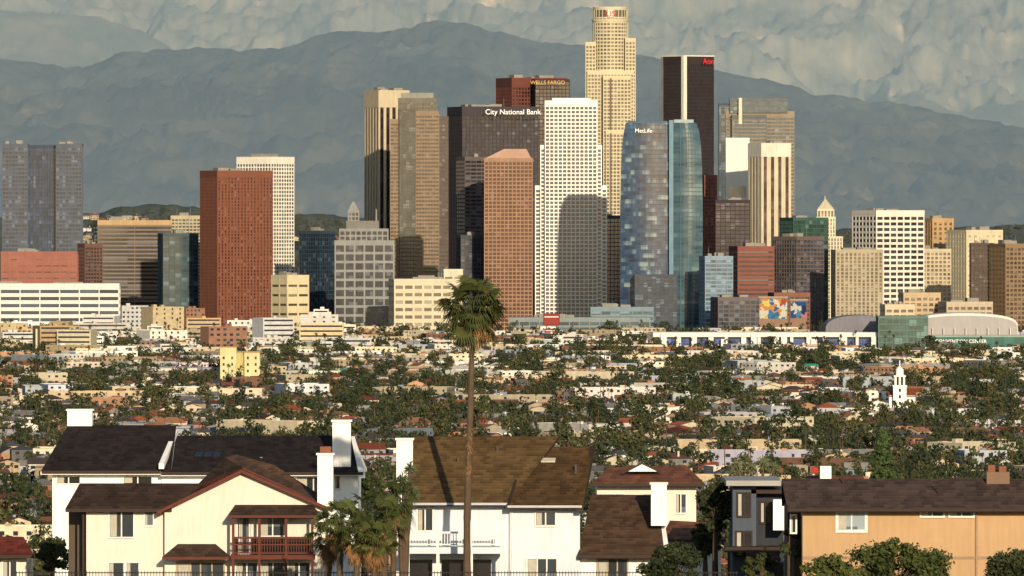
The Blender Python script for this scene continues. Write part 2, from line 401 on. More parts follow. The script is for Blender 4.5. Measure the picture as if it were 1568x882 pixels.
def crown_tower():
    D=11000; s=D/F; wm=wall((216,204,170),var=0.12); gm=glass((108,98,86),3,3.9,0.3,blind=0.05); mb=MB()
    X=lambda x:(x-935)*s
    Z=lambda y:CH-(y-350)*s
    def ring(r,z0,z1,fh,nb,sh=0.42,pw=1.0,cx=0,cy=26,n=40):
        c=lambda q:[(cx+q*math.cos(2*math.pi*i/n),cy+q*math.sin(2*math.pi*i/n)) for i in range(n)]
        mb.prism(c(r),z0,z1-0.5,gm)
        k=0
        while z1-2-(k)*fh-sh*fh>z0:
            z=z1-2-k*fh-sh*fh; mb.prism(c(r+0.3),z,z+sh*fh,wm); k+=1
        for i in range(nb):
            a=2*math.pi*(i+0.5)/nb; ca,sa=math.cos(a),math.sin(a); R=r+0.45
            pts=[(cx+R*ca-sa*pw/2,cy+R*sa+ca*pw/2),(cx+R*ca+sa*pw/2,cy+R*sa-ca*pw/2),(cx+(r-1)*ca+sa*pw/2,cy+(r-1)*sa-ca*pw/2),(cx+(r-1)*ca-sa*pw/2,cy+(r-1)*sa+ca*pw/2)]
            mb.prism(pts,z0,z1-1,wm)
        mb.prism(c(r+0.6),z1-2,z1,wm)
    r=27*s
    ring(r,0,Z(30),3.9,30)
    ring(r*0.97,Z(30),Z(10),9,26,sh=0.16,pw=0.7)
    ring(r*1.03,Z(33),Z(29),3,2)
    for (a,b,y,f) in ((897,912,64,8),(958,973,58,8),(900,970,108,3)):
        block(mb,X(a),X(b),f,44,0,Z(y),3.9,3.6,0.36,1.0,wm,gm,cap=3)
    block(mb,X(924),X(966),-7,10,0,Z(116),3.9,3.8,0.36,1.0,wm,gm,cap=3)
    block(mb,X(928),X(960),-11,6,0,Z(200),3.9,3.8,0.36,1.0,wm,gm,cap=3)
    mb.box(-0.9,0.9,-11.9,-11.4,0,Z(204),wall((120,104,90))); mb.box(-0.9,0.9,-7.9,-7.4,Z(199),Z(120),wall((120,104,90)))
    # logo panel
    mb.box(-3.2,3.2,26-r-1.4,26-r-0.7,Z(26),Z(15),wall((240,230,210)))
    for a in (-12,-4,5,13): mb.box(a,a+.4,24,24.4,Z(10),Z(5),wall((150,150,150)))
    o=mb.obj('crown_office_tower',loc=(P(935,0,D)[0],D,0))
    text_sign('US',928,25,D+26-r-1.7,9,plain('sign_red',(200,40,40),k=1),o,name='logo_sign')
crown_tower()
# dark tower with white corner
def dark_tower():
    D=11100; t=math.radians(36); s=D/F; w=46*s/math.cos(t); d=33*s/math.sin(t); H=CH-(86-350)*s
    mb=MB(); wm=wall((60,50,52)); gm=glass((44,38,44),2.6,4,0.3,blind=0.0); ww=wall((240,232,215))
    block(mb,0,w,0,d,0,H,4,2.6,0.2,0.9,wm,gm,cap=8)
    mb.box(-0.8,3.6,-0.8,3.6,0,H+0.3,ww)
    mb.box(-0.9,w+0.9,-0.9,d+0.9,H-0.2,H+1.0,ww)
    mb.box(-0.7,0.2,d-3,d+0.8,0,H-0.3,wall((150,145,140)))
    o=mb.obj('dark_office_tower',loc=(P(1047,0,D)[0],D,0),rotz=t)
    text_sign('Aon',1076,98,D+5,9.5,plain('sign_red',(225,40,50),k=1),o,rotz=t,name='rooftop_sign')
dark_tower()
W('brown_office_tower',1075,1079,1098,268,10800,(140,86,76),(90,56,52),fh=3.8,bay=3,sh=0.4)
def banded_tower():
    D=11200; s=D/F; mb=MB(); wm=wall((156,140,120)); gm=glass((74,92,104),4,4,0.3,blind=0.02); n=28
    X=lambda x:(x-1158)*s
    Z=lambda y:CH-(y-350)*s
    block(mb,X(1101),X(1118),6,30,0,Z(158),4,4,0.12,0.3,wall((80,92,100)),glass((60,74,88),4,4,0.3),cap=1.5)
    block(mb,X(1112),X(1216),4,32,0,Z(170),4,4,0.35,0.3,wm,gm,cap=6)
    block(mb,X(1118),X(1206),1,34,Z(170)-2,Z(150),5,4,0.25,0.3,wall((112,118,120)),gm,cap=3)
    block(mb,X(1121),X(1173),-4,10,0,Z(176),4,4,0.3,0.3,wall((106,110,110)),gm,cap=5,sm=wm)
    mb.box(X(1131),X(1136),-5.0,-4.3,Z(190),Z(150),wall((230,220,190)))
    mb.obj('banded_office_tower',loc=(P(1158,0,D)[0],D,0))
banded_tower()
W('white_slab_building',1112,1112,1147,211,10700,(240,236,226),(200,195,185),fh=60,bay=80,sh=0.8,pw=6,mech=False,wvar=0.05,blind=0)
W('cream_office_tower',1147,1166,1211,219,10550,(214,200,170),(96,80,74),fh=4,bay=8,sh=0,pw=4.6,cap=14,th=24,blind=0,roofc=(232,224,206))
W('dark_office_building',1096,1096,1148,306,10450,(66,56,64),(46,44,54),fh=4,bay=5,sh=0.2,pw=0.6)
W('brick_apartment_building',1118,1130,1185,377,9950,(142,86,74),(66,56,60),fh=4.5,bay=30,sh=0.55,pw=0.8)
W('glass_office_building',1072,1080,1122,392,9800,(140,158,170),(84,108,130),fh=4,bay=5,sh=0.35,pw=0.5)
W('green_glass_building',1196,1215,1268,333,10200,(64,92,84),(34,70,64),fh=4,bay=4,sh=0.15,pw=0.4)
W('brown_glass_building',1183,1220,1262,362,9950,(112,98,90),(66,70,84),fh=4,bay=4,sh=0.3,pw=0.6)
def city_hall():
    D=10900; s=D/F; mb=MB(); wm=wall((228,218,190)); gm=glass((110,100,90),3,4,0.3)
    X=lambda x:(x-1264)*s
    Z=lambda y:CH-(y-350)*s
    block(mb,X(1240),X(1290),0,34,0,Z(362),4,3,0.2,1.6,wm,gm)
    block(mb,X(1250),X(1279),4,24,0,Z(332),4,3,0.2,1.5,wm,gm)
    block(mb,X(1252),X(1277),5,23,Z(332)-1,Z(320),7,3.2,0.1,1.2,wm,gm)
    a,b=X(1253),X(1276)
    for k in range(5):
        q=k*1.55; mb.box(a+q,b-q,6+q,22-q,Z(320)+k*2.0,Z(320)+k*2.0+2.0,wall((200,190,165)))
    mb.box(-0.4,0.4,13.6,14.4,Z(306),Z(300),wm)
    mb.obj('city_hall_tower',loc=(P(1264,0,D)[0],D,0))
city_hall()
W('beige_apartment_building',1274,1280,1352,382,9850,(184,170,144),(112,104,92),fh=3.6,bay=4.2,sh=0.25,pw=1.8,th=10)
W('white_office_tower',1308,1342,1416,322,10000,(240,232,216),(58,58,64),fh=5.4,bay=7.5,sh=0.42,pw=1.4,th=24,cap=4,blind=0.02)
W('tan_office_building',1414,1428,1460,334,10600,(190,156,114),(120,100,80),fh=5,bay=6,sh=0.4,pw=3)
W('office_block',1412,1412,1456,381,10200,(206,192,162),(110,95,80),fh=4,bay=4,sh=0.35,pw=1.4)
W('cream_office_building',1453,1480,1536,352,10500,(220,206,174),(170,155,130),fh=5,bay=7,sh=0.65,pw=4)
W('dark_office_building',1487,1487,1522,372,10000,(96,80,74),(56,50,52),fh=4,bay=4,sh=0.3,pw=0.8)
W('brown_apartment_building',1519,1540,1600,373,9950,(148,122,94),(80,66,58),fh=4.4,bay=4,sh=0.4,pw=1.2)
W('low_office_building',1350,1356,1400,466,9300,(214,198,166),(100,90,80),fh=5,bay=6,sh=.45,pw=1.6)
W('low_office_building',1378,1384,1440,448,9450,(200,176,140),(100,90,80),fh=5,bay=6,sh=.45,pw=1.6)
W('low_office_building',1440,1450,1520,462,9400,(196,180,156),(96,84,76),fh=5,bay=6,sh=.45,pw=1.6)
W('office_tower',1620,1640,1700,300,10200,(150,140,130),(70,70,80))
W('office_tower',-160,-140,-80,330,10200,(170,150,130),(70,70,80))
# ---- curved glass tower
def sail_tower():
    D=9900; s=D/F; mb=MB(); n=0
    X=lambda x:(x-950)*s
    Z=lambda y:CH-(y-350)*s
    def patt(name,c1,c2,c3,sx,sz,zm=.37):
        m,nt,b=base_mat(name)
        tc=nd(nt,'ShaderNodeTexCoord'); sp=nd(nt,'ShaderNodeSeparateXYZ'); nt.links.new(tc.outputs['Object'],sp.inputs[0])
        v=math_n(nt,'FLOOR',math_n(nt,'MULTIPLY',sp.outputs[2],1/sz))
        cb=nd(nt,'ShaderNodeCombineXYZ'); nt.links.new(math_n(nt,'MULTIPLY',math_n(nt,'ADD',sp.outputs[0],sp.outputs[1]),sx),cb.inputs[0]); nt.links.new(math_n(nt,'MULTIPLY',v,zm),cb.inputs[2])
        n1=nd(nt,'ShaderNodeTexNoise'); n1.inputs['Scale'].default_value=1; n1.inputs['Detail'].default_value=5; n1.inputs['Roughness'].default_value=.6; nt.links.new(cb.outputs[0],n1.inputs['Vector'])
        rp=nd(nt,'ShaderNodeValToRGB'); e=rp.color_ramp.elements; e[0].position=0.38; e[0].color=(*[q*.8 for q in lin(c1)],1); e[1].position=0.54; e[1].color=(*[q*.8 for q in lin(c2)],1)
        x=e.new(0.63); x.color=(*[q*.8 for q in lin(c3)],1)
        nt.links.new(n1.outputs[0],rp.inputs[0]); nt.links.new(rp.outputs[0],b.inputs['Base Color'])
        b.inputs['Roughness'].default_value=0.12; b.inputs['Specular IOR Level'].default_value=0.8
        return m
    ga=patt('tower_glass_blue',(22,44,76),(48,80,112),(136,156,160),0.075,4.0,.8)
    gb=patt('tower_glass_grey',(48,72,88),(80,108,120),(116,138,142),0.02,4.0)
    fr=wall((66,90,112))
    ys=[500,440,380,320,260,220,200,188]
    le=[950,950,950,950,951,953,956,959]; re=[1030,1030,1029,1028,1027,1026,1025,1024]
    def lp(a,b,f,g,bul,m=8):
        p=[]
        for i in range(m+1):
            t=i/m; p.append((X(a+(b-a)*t),f-bul*math.sin(math.pi*t)))
        p+= [(X(b),g),(X(a),g)]
        return p
    for i in range(len(ys)-1):
        mb.prism(lp(le[i],re[i],0,32,2.5),Z(ys[i]) if i else 0,Z(ys[i+1]),ga,lp(le[i+1],re[i+1],0,32,2.5))
    re2=[1073,1075,1076,1076,1075,1073,1070,1066]
    for i in range(len(ys)-1):
        mb.prism(lp(1030,re2[i],-4,28,4),Z(ys[i]) if i else 0,Z(ys[i+1]),gb,lp(1030,re2[i+1],-4,28,4))
    for k in range(70):
        z=3+k*4.0
        if z>Z(190): break
        y=350-(z-CH)/s
        L=np.interp(-y,[-q for q in ys],le); R=np.interp(-y,[-q for q in ys],re2); Rm=np.interp(-y,[-q for q in ys],re)
        mb.prism(lp(L-0.3,Rm,-0.25,32.2,2.5),z,z+0.3,fr); mb.prism(lp(1030.3,R+0.3,-4.25,28.2,4),z,z+0.7,wall((84,106,116)))
    mb.box(X(1025)-0.4,X(1031),-4.8,-2,0,Z(184),wall((120,150,164)))
    for x in (1042,1054):mb.box(X(x)-0.25,X(x)+0.25,-8.6,-6.0,0,Z(190),wall((100,128,138)))
    mb.box(X(1032),X(1062),0,20,Z(188),Z(183),wall((170,185,190)))
    mb.box(X(961),X(1022),4,20,Z(188),Z(185),wall((90,110,130)))
    block(mb,X(972),X(1036),-22,-6,0,Z(420),4,4,.2,.3,wall((80,90,102)),glass((54,66,82),4,4,.4))
    o=mb.obj('curved_glass_tower',loc=(P(950,0,D)[0],D,0))
    text_sign('MetLife',972,203,D-3.2,6.5,plain('sign_white',(255,255,250),k=1),o,name='rooftop_sign')
sail_tower()
W('glass_office_building',905,912,952,330,10260,(62,74,92),(46,58,78),fh=4,bay=4,sh=0.2,pw=0.5)
W('glass_office_building',700,706,742,360,10060,(80,84,92),(52,56,68),fh=4,bay=4,sh=0.25,pw=0.5)
W('low_glass_building',780,780,995,486,9520,(140,150,150),(70,88,96),fh=5,bay=9,sh=0.35,pw=0.7,deep=60)
W('low_office_building',905,905,1000,470,9700,(130,150,160),(80,100,110),fh=5,bay=9,sh=0.35,pw=0.7)
W('brick_office_building',1178,1186,1240,448,9800,(140,94,80),(60,50,50),fh=4,bay=5)
W('dark_office_building',1090,1100,1165,455,9700,(112,104,104),(60,66,76),fh=4,bay=5,sh=.3)
# ---- billboards / murals
def mural(name,x0,x1,y0,y1,D,cols,sc=0.09):
    s=D/F; mb=MB(); m,nt,b=base_mat(name+'_paint')
    tc=nd(nt,'ShaderNodeTexCoord'); vo=nd(nt,'ShaderNodeTexVoronoi'); vo.inputs['Scale'].default_value=sc
    n1=nd(nt,'ShaderNodeTexNoise'); n1.inputs['Scale'].default_value=sc*1.3
    nt.links.new(tc.outputs['Object'],n1.inputs['Vector'])
    ad=nd(nt,'ShaderNodeVectorMath',operation='MULTIPLY_ADD'); nt.links.new(n1.outputs['Color'],ad.inputs[0]); ad.inputs[1].default_value=(14,14,14); nt.links.new(tc.outputs['Object'],ad.inputs[2])
    nt.links.new(ad.outputs[0],vo.inputs['Vector'])
    sp=nd(nt,'ShaderNodeSeparateColor'); nt.links.new(vo.outputs['Color'],sp.inputs[0])
    rp=nd(nt,'ShaderNodeValToRGB'); rp.color_ramp.interpolation='CONSTANT'; e=rp.color_ramp.elements
    L5=lambda c:(*[q*.7 for q in lin(c)],1)
    e[0].position=0; e[0].color=L5(cols[0]); e[1].position=1/len(cols); e[1].color=L5(cols[1])
    for i,c in enumerate(cols[2:]): x=e.new((i+2)/len(cols)); x.color=L5(c)
    nt.links.new(sp.outputs[0],rp.inputs[0]); nt.links.new(rp.outputs[0],b.inputs['Base Color'])
    w=(x1-x0)*s; z0=CH-(y1-350)*s; z1=CH-(y0-350)*s
    mb.box(0,w,0,14,0,z1,wall((150,120,100))); mb.box(0.5,w-0.5,-0.4,-0.02,z0,z1-1,m); mb.box(-0.4,w+0.4,-0.6,14.3,z1,z1+1.2,wall((170,160,140)))
    mb.obj(name,loc=(P(x0,0,D)[0],D,0))
mural('mural_building',1162,1206,456,488,9550,[(40,110,165),(205,140,70),(215,200,120),(170,80,60),(50,100,150),(210,205,190),(80,140,130),(60,120,170)],.16)
mural('billboard_building',1210,1236,460,487,9600,[(40,80,135),(70,130,165),(180,120,130),(200,200,190),(40,50,90)],.14)
def billboard(x0,x1,y0,y1,D,col):
    s=D/F; mb=MB(); w=(x1-x0)*s; Z=lambda y:CH-(y-350)*s
    mb.box(0,w,0,1.2,Z(y1),Z(y0),wall((60,45,45))); mb.box(0.5,w-0.5,-0.15,-0.01,Z(y1)+0.5,Z(y0)-0.5,plain('billboard_face',col))
    mb.box(1,w-1,-0.25,-0.16,Z((y0*2+y1)/3),Z((y0*3+y1)/4),plain('billboard_white',(240,235,230)))
    for a in (0.2*w,0.8*w): mb.box(a-0.4,a+0.4,0.3,1.0,0,Z(y1),wall((90,85,80)))
    mb.obj('billboard',loc=(P(x0,0,D)[0],D,0))
billboard(832,857,480,498,9000,(150,60,52)); billboard(834,852,503,514,8950,(170,64,54))
billboard(620,660,560,566,7200,(200,200,195))
# ---- convention centre
CD=8500
def convention():
    D=CD; s=D/F; mb=MB(); wh=wall((238,234,228),var=0.08); bl=glass((64,86,140),6,5,0.3)
    X=lambda x:(x-1005)*s
    Z=lambda y:CH-(y-350)*s
    mb.box(X(1005),X(1365),6,60,0,Z(516),bl)
    mb.box(X(1000),X(1370),0,60,Z(516),Z(509),wh)
    mb.box(X(1005),X(1365),4,6,Z(530),Z(525),plain('blue_band',(70,84,150)))
    for i in range(15):
        x=1010+i*25; mb.box(X(x),X(x)+(4.2 if i%2 else 2.6),1,4,0,Z(516),wh)
    for i in range(8):
        x=1012+i*46; mb.box(X(x),X(x+9),-2,2.5,0,Z(511+ (i%3)*4),wh)
    def barrel(x0,x1,yt,yb,y0,y1,m,p=.6):
        n=20; pts=[]
        for i in range(n+1):
            a=math.pi*i/n
            pts.append((X(x0+(x1-x0)*(0.5-0.5*math.cos(a))),Z(yb)+(Z(yt)-Z(yb))*math.sin(a)**p))
        f=[(q[0],y0,q[1]) for q in pts]; g=[(q[0],y1,q[1]) for q in pts]
        mb.face(f,m); mb.face(list(reversed(g)),m)
        for i in range(n): mb.face([f[i],f[i+1],g[i+1],g[i]],m)
    barrel(1268,1372,484,510,70,160,wall((130,128,135)))
    mb.box(X(1268),X(1372),70.5,159,0,Z(510),wh)
    block(mb,X(1345),X(1420),-10,50,0,Z(484),5,6,0.14,0.5,wall((112,130,124)),glass((62,94,90),6,5,0.3))
    # exhibition hall with a low curved roof
    barrel(1400,1560,484,514,20,120,wall((178,172,170),var=.12),.35)
    barrel(1398,1562,480,514,30,119,wall((226,222,214),var=.06),.35)
    mb.box(X(1405),X(1555),17,100,0,Z(514),wall((186,180,172)))
    for i in range(9): mb.box(X(1412+i*17),X(1413+i*17),16.2,17.1,0,Z(502),wall((226,222,214)))
    mb.box(X(1425),X(1600),-14,15,0,Z(516),glass((40,100,96),8,6,0.2,blind=0))
    mb.box(X(1424),X(1601),-14.5,15.5,Z(516),Z(513),wall((150,170,160)))
    o=mb.obj('convention_center',loc=(P(1005,0,D)[0],D,0))
    text_sign('CONVENTION CENTER',1432,525,D-15,5.5,plain('sign_white',(255,255,250),k=1),o,name='entrance_sign')
convention()
# ---- church
def church():
    D=5740; s=D/F; mb=MB(); wh=wall((250,246,236),k=0.95,var=0.08); dk=plain('dark_opening',(50,45,45))
    X=lambda x:(x-1378)*s
    Z=lambda y:CH-(y-350)*s
    mb.box(X(1362),X(1402),4,22,0,Z(606),wh)
    mb.slab([(X(1360),3.5,Z(607)),(X(1404),3.5,Z(607)),(X(1404),13,Z(598)),(X(1360),13,Z(598))],0.3,roofm((150,90,60)))
    mb.slab([(X(1404),22.5,Z(607)),(X(1360),22.5,Z(607)),(X(1360),13,Z(598)),(X(1404),13,Z(598))],0.3,roofm((150,90,60)))
    mb.box(X(1368),X(1388),0,7,0,Z(592),wh); mb.box(X(1367),X(1389),-0.3,7.3,Z(592),Z(590),wh)
    for a,b in ((1370,1373),(1376.5,1379.5),(1383,1386)):
        mb.box(X(a),X(b),1,6,Z(590),Z(577),wh)
    mb.box(X(1371),X(1385),2,5,Z(590),Z(577),dk)
    mb.box(X(1369),X(1387),0.4,6.6,Z(577),Z(575),wh)
    n=12
    def c(r,cy=3.5): return [(X(1378)+r*math.cos(2*math.pi*i/n),cy+r*math.sin(2*math.pi*i/n)) for i in range(n)]
    mb.prism(c(2.2),Z(575),Z(567),wh); mb.prism(c(2.5),Z(567),Z(566),wh); mb.prism(c(2.2),Z(566),Z(561),wh,c(0.6)); mb.prism(c(0.3),Z(561),Z(552),wh)
    for i in range(3): mb.box(X(1376.3),X(1379.7),-0.12,-0.02,Z(620-i*10),Z(615-i*10),dk)
    mb.obj('church',loc=(P(1378,0,D)[0],D,0))
church()
def yellow_building():
    D=6750; s=D/F; mb=MB(); ye=wall((220,212,160)); 
    X=lambda x:(x-335)*s
    Z=lambda y:CH-(y-350)*s
    mb.box(X(337),X(362),0,16,0,Z(532),ye); mb.box(X(362),X(374),3,16,0,Z(540),wall((205,190,130))); mb.box(X(374),X(398),0,14,0,Z(540),ye)
    mb.box(X(336),X(363),-0.4,16.4,Z(532),Z(530.5),wall((190,150,110))); mb.box(X(373.5),X(398.5),-0.4,14.4,Z(540),Z(538),wall((190,150,110)))
    for r in range(4):
        for x in (341,354,378,390):
            mb.box(X(x),X(x+3),-0.15,-0.02,Z(546+r*10+4),Z(546+r*10),glass((60,60,60)))
    mb.obj('yellow_apartment_building',loc=(P(335,0,D)[0],D,0))
yellow_building()
# ================================================================= DISTANT NEIGHBOURHOOD (mass of small houses)
def reserved(x,y):
    px=784+x*F/y
    if 985<px<1620 and CD-330<y<CD+190: return True
    if 1350<px<1412 and 5480<y<5790: return True
    if 325<px<408 and 6450<y<6800: return True
    return False
class Mass:
    def __init__(s): s.v=[];s.f=[];s.c=[]
    def add(s,vs,fs,cs,x,y,z,a):
        n=len(s.v); ca,sa=math.cos(a),math.sin(a)
        s.v.extend([(x+p[0]*ca-p[1]*sa,y+p[0]*sa+p[1]*ca,z+p[2]) for p in vs])
        s.f.extend([tuple(n+i for i in q) for q in fs]); s.c.extend(cs)
    def obj(s,name,mat):
        me=bpy.data.meshes.new(name); me.from_pydata(s.v,[],s.f); me.materials.append(mat)
        at=me.attributes.new('Col','FLOAT_COLOR','FACE')
        at.data.foreach_set('color',np.array([(*c,1) for c in s.c],dtype=np.float32).ravel()); me.update()
        o=bpy.data.objects.new(name,me); scene.collection.objects.link(o); return o
am,nt,b=base_mat('painted_stucco_and_roofing')
at=nd(nt,'ShaderNodeAttribute'); at.attribute_name='Col'
tc=nd(nt,'ShaderNodeTexCoord'); n1=nd(nt,'ShaderNodeTexNoise'); n1.inputs['Scale'].default_value=0.35; n1.inputs['Detail'].default_value=5
nt.links.new(tc.outputs['Object'],n1.inputs['Vector'])
nt.links.new(mul_col(nt,at.outputs['Color'],math_n(nt,'MULTIPLY_ADD',n1.outputs[0],0.7,0.62)),b.inputs['Base Color'])
WALLS=[lin(c) for c in ((240,234,222),(222,206,176),(202,180,146),(186,138,110),(226,228,230),(156,144,132),(204,156,120),(136,136,134),(228,216,186),(142,106,86),(176,180,186),(140,152,166))]
ROOFS=[lin(c) for c in ((118,86,70),(90,80,76),(156,86,60),(176,98,64),(125,120,116),(82,66,60),(180,126,92),(116,106,100),(120,62,46),(196,188,178),(84,88,96),(150,92,70))]
DK=lin((46,44,48))
def house_geo(r,x,y,z,a,M,big=False,cream=0.5):
    w=r.uniform(8,15); d=r.uniform(8,14); h=r.choice([2.9,3.2,3.2,5.6,6.0]); 
    wc=r.choice(WALLS if r.random()>cream else WALLS[:3]+WALLS[8:9]); k=r.uniform(0.42,0.88); wc=tuple(v*k for v in wc)
    rc=r.choice(ROOFS); k=r.uniform(0.5,1.0); rc=tuple(v*k for v in rc)
    if big:
        w=r.uniform(16,62); d=r.uniform(14,34); h=r.uniform(4,11) 
        if r.random()<.35: wc=tuple(v*r.uniform(.7,.85) for v in r.choice([WALLS[0],WALLS[4],WALLS[8],WALLS[10]]))
    X,Y=w/2,d/2
    vs=[(-X,-Y,0),(X,-Y,0),(X,Y,0),(-X,Y,0),(-X,-Y,h),(X,-Y,h),(X,Y,h),(-X,Y,h)]
    fs=[(0,1,5,4),(1,2,6,5),(2,3,7,6),(3,0,4,7)]; cs=[wc]*4
    t=r.random()
    if big or t<0.15:
        vs+=[(-X,-Y,h-0.6),(X,-Y,h-0.6),(X,Y,h-0.6),(-X,Y,h-0.6)]; fs.append((8,9,10,11)); cs.append(tuple(v*0.5 for v in r.choice([wc,ROOFS[4],ROOFS[9]])))
        if big:
            for i in range(r.randint(1,3)):
                bx=r.uniform(-X*0.7,X*0.6); by=r.uniform(-Y*0.5,Y*0.5); n=len(vs); q=r.uniform(1,2.5); g=tuple(v*0.7 for v in r.choice(WALLS))
                vs+=[(bx,by,h-1),(bx+q*1.6,by,h-1),(bx+q*1.6,by+q,h-1),(bx,by+q,h-1),(bx,by,h+q*.6),(bx+q*1.6,by,h+q*.6),(bx+q*1.6,by+q,h+q*.6),(bx,by+q,h+q*.6)]
                fs+=[(n,n+1,n+5,n+4),(n+1,n+2,n+6,n+5),(n+2,n+3,n+7,n+6),(n+3,n,n+4,n+7),(n+4,n+5,n+6,n+7)]; cs+=[g]*5
    else:
        o=0.55; rh=r.uniform(1.3,2.6)
        e=[(-X-o,-Y-o,h-0.1),(X+o,-Y-o,h-0.1),(X+o,Y+o,h-0.1),(-X-o,Y+o,h-0.1)]
        if t<0.55:
            vs+=e+[(-X-o,0,h+rh),(X+o,0,h+rh)]; fs+=[(8,9,13,12),(10,11,12,13)]; cs+=[rc,rc]
            vs+=[(-X,0,h+rh-0.15),(X,0,h+rh-0.15)]; fs+=[(7,4,14),(5,6,15)]; cs+=[wc,wc]
        elif t<0.8:
            vs+=e+[(0,-Y-o,h+rh),(0,Y+o,h+rh)]; fs+=[(9,10,13,12),(11,8,12,13)]; cs+=[rc,rc]
            vs+=[(0,-Y,h+rh-0.15),(0,Y,h+rh-0.15)]; fs+=[(4,5,14),(6,7,15)]; cs+=[wc,wc]
        else:
            q=min(X,Y)*0.9
            vs+=e+[(-X+q,0,h+rh),(X-q,0,h+rh)]; fs+=[(8,9,13,12),(9,10,13),(10,11,12,13),(11,8,12)]; cs+=[rc]*4
        if r.random()<0.3:
            n=len(vs); bx=r.uniform(-X*.8,X*.7); g=tuple(v*0.7 for v in r.choice(WALLS)); H=h+rh+0.7
            vs+=[(bx,-1,h),(bx+.9,-1,h),(bx+.9,-.2,h),(bx,-.2,h),(bx,-1,H),(bx+.9,-1,H),(bx+.9,-.2,H),(bx,-.2,H)]
            fs+=[(n,n+1,n+5,n+4),(n+1,n+2,n+6,n+5),(n+2,n+3,n+7,n+6),(n+3,n,n+4,n+7),(n+4,n+5,n+6,n+7)]; cs+=[g]*5
    fl=max(1,int(h/2.8)); 
    for k in range(fl):
        z0=k*(h/fl)+0.9; nw=max(2,int(w/(3.2 if not big else 4)))
        for i in range(nw):
            if r.random()<0.25: continue
            cx=-X+w*(i+0.5)/nw+r.uniform(-.2,.2); ww=r.uniform(0.5,1.1); n=len(vs)
            vs+=[(cx-ww,-Y-.05,z0),(cx+ww,-Y-.05,z0),(cx+ww,-Y-.05,z0+1.3),(cx-ww,-Y-.05,z0+1.3)]; fs.append((n,n+1,n+2,n+3)); cs.append(DK)
        nw=max(1,int(d/4))
        for i in range(nw):
            cy=-Y+d*(i+0.5)/nw; n=len(vs)
            for sx in (-1,1):
                n=len(vs); q=sx*(X+.05)
                vs+=[(q,cy-.8,z0),(q,cy+.8,z0),(q,cy+.8,z0+1.2),(q,cy-.8,z0+1.2)]; fs.append((n,n+1,n+2,n+3)); cs.append(DK)
    M.add(vs,fs,cs,x,y,z,a)
MH=Mass(); MC=Mass()
y=2500.0
while y<9450:
    hw=0.058*y+70
    x=-hw
    while x<hw:
        if rng.random()<0.78 and not reserved(x,y):
            a=rng.choice([0,math.pi/2])+0.12+rng.gauss(0,0.12)+(0.5 if noise.noise(Vector((x/500,y/900,0)))>0.15 else 0)
            pb=0.03 if y<5500 else 0.03+0.24*min(1,(y-5500)/2200)
            big=rng.random()<pb
            house_geo(rng,x+rng.uniform(-4,4),y+rng.uniform(-8,8),0,a,MH if not big else MC,big,cream=0.1+0.55*(y-2500)/7000)
            if big: x+=26
        x+=rng.uniform(15,24)
    y+=rng.uniform(26,38)
# hillside houses
for i in range(160):
    px=rng.uniform(120,320) if rng.random()<0.7 else rng.uniform(420,560); D=rng.uniform(12500,13100)
    house_geo(rng,(px-784)*D/F,D,rng.uniform(75,112) if 120<px<320 else 85,rng.uniform(-.5,.5),MH)
MH.obj('distant_houses',am); MC.obj('distant_commercial_buildings',am)
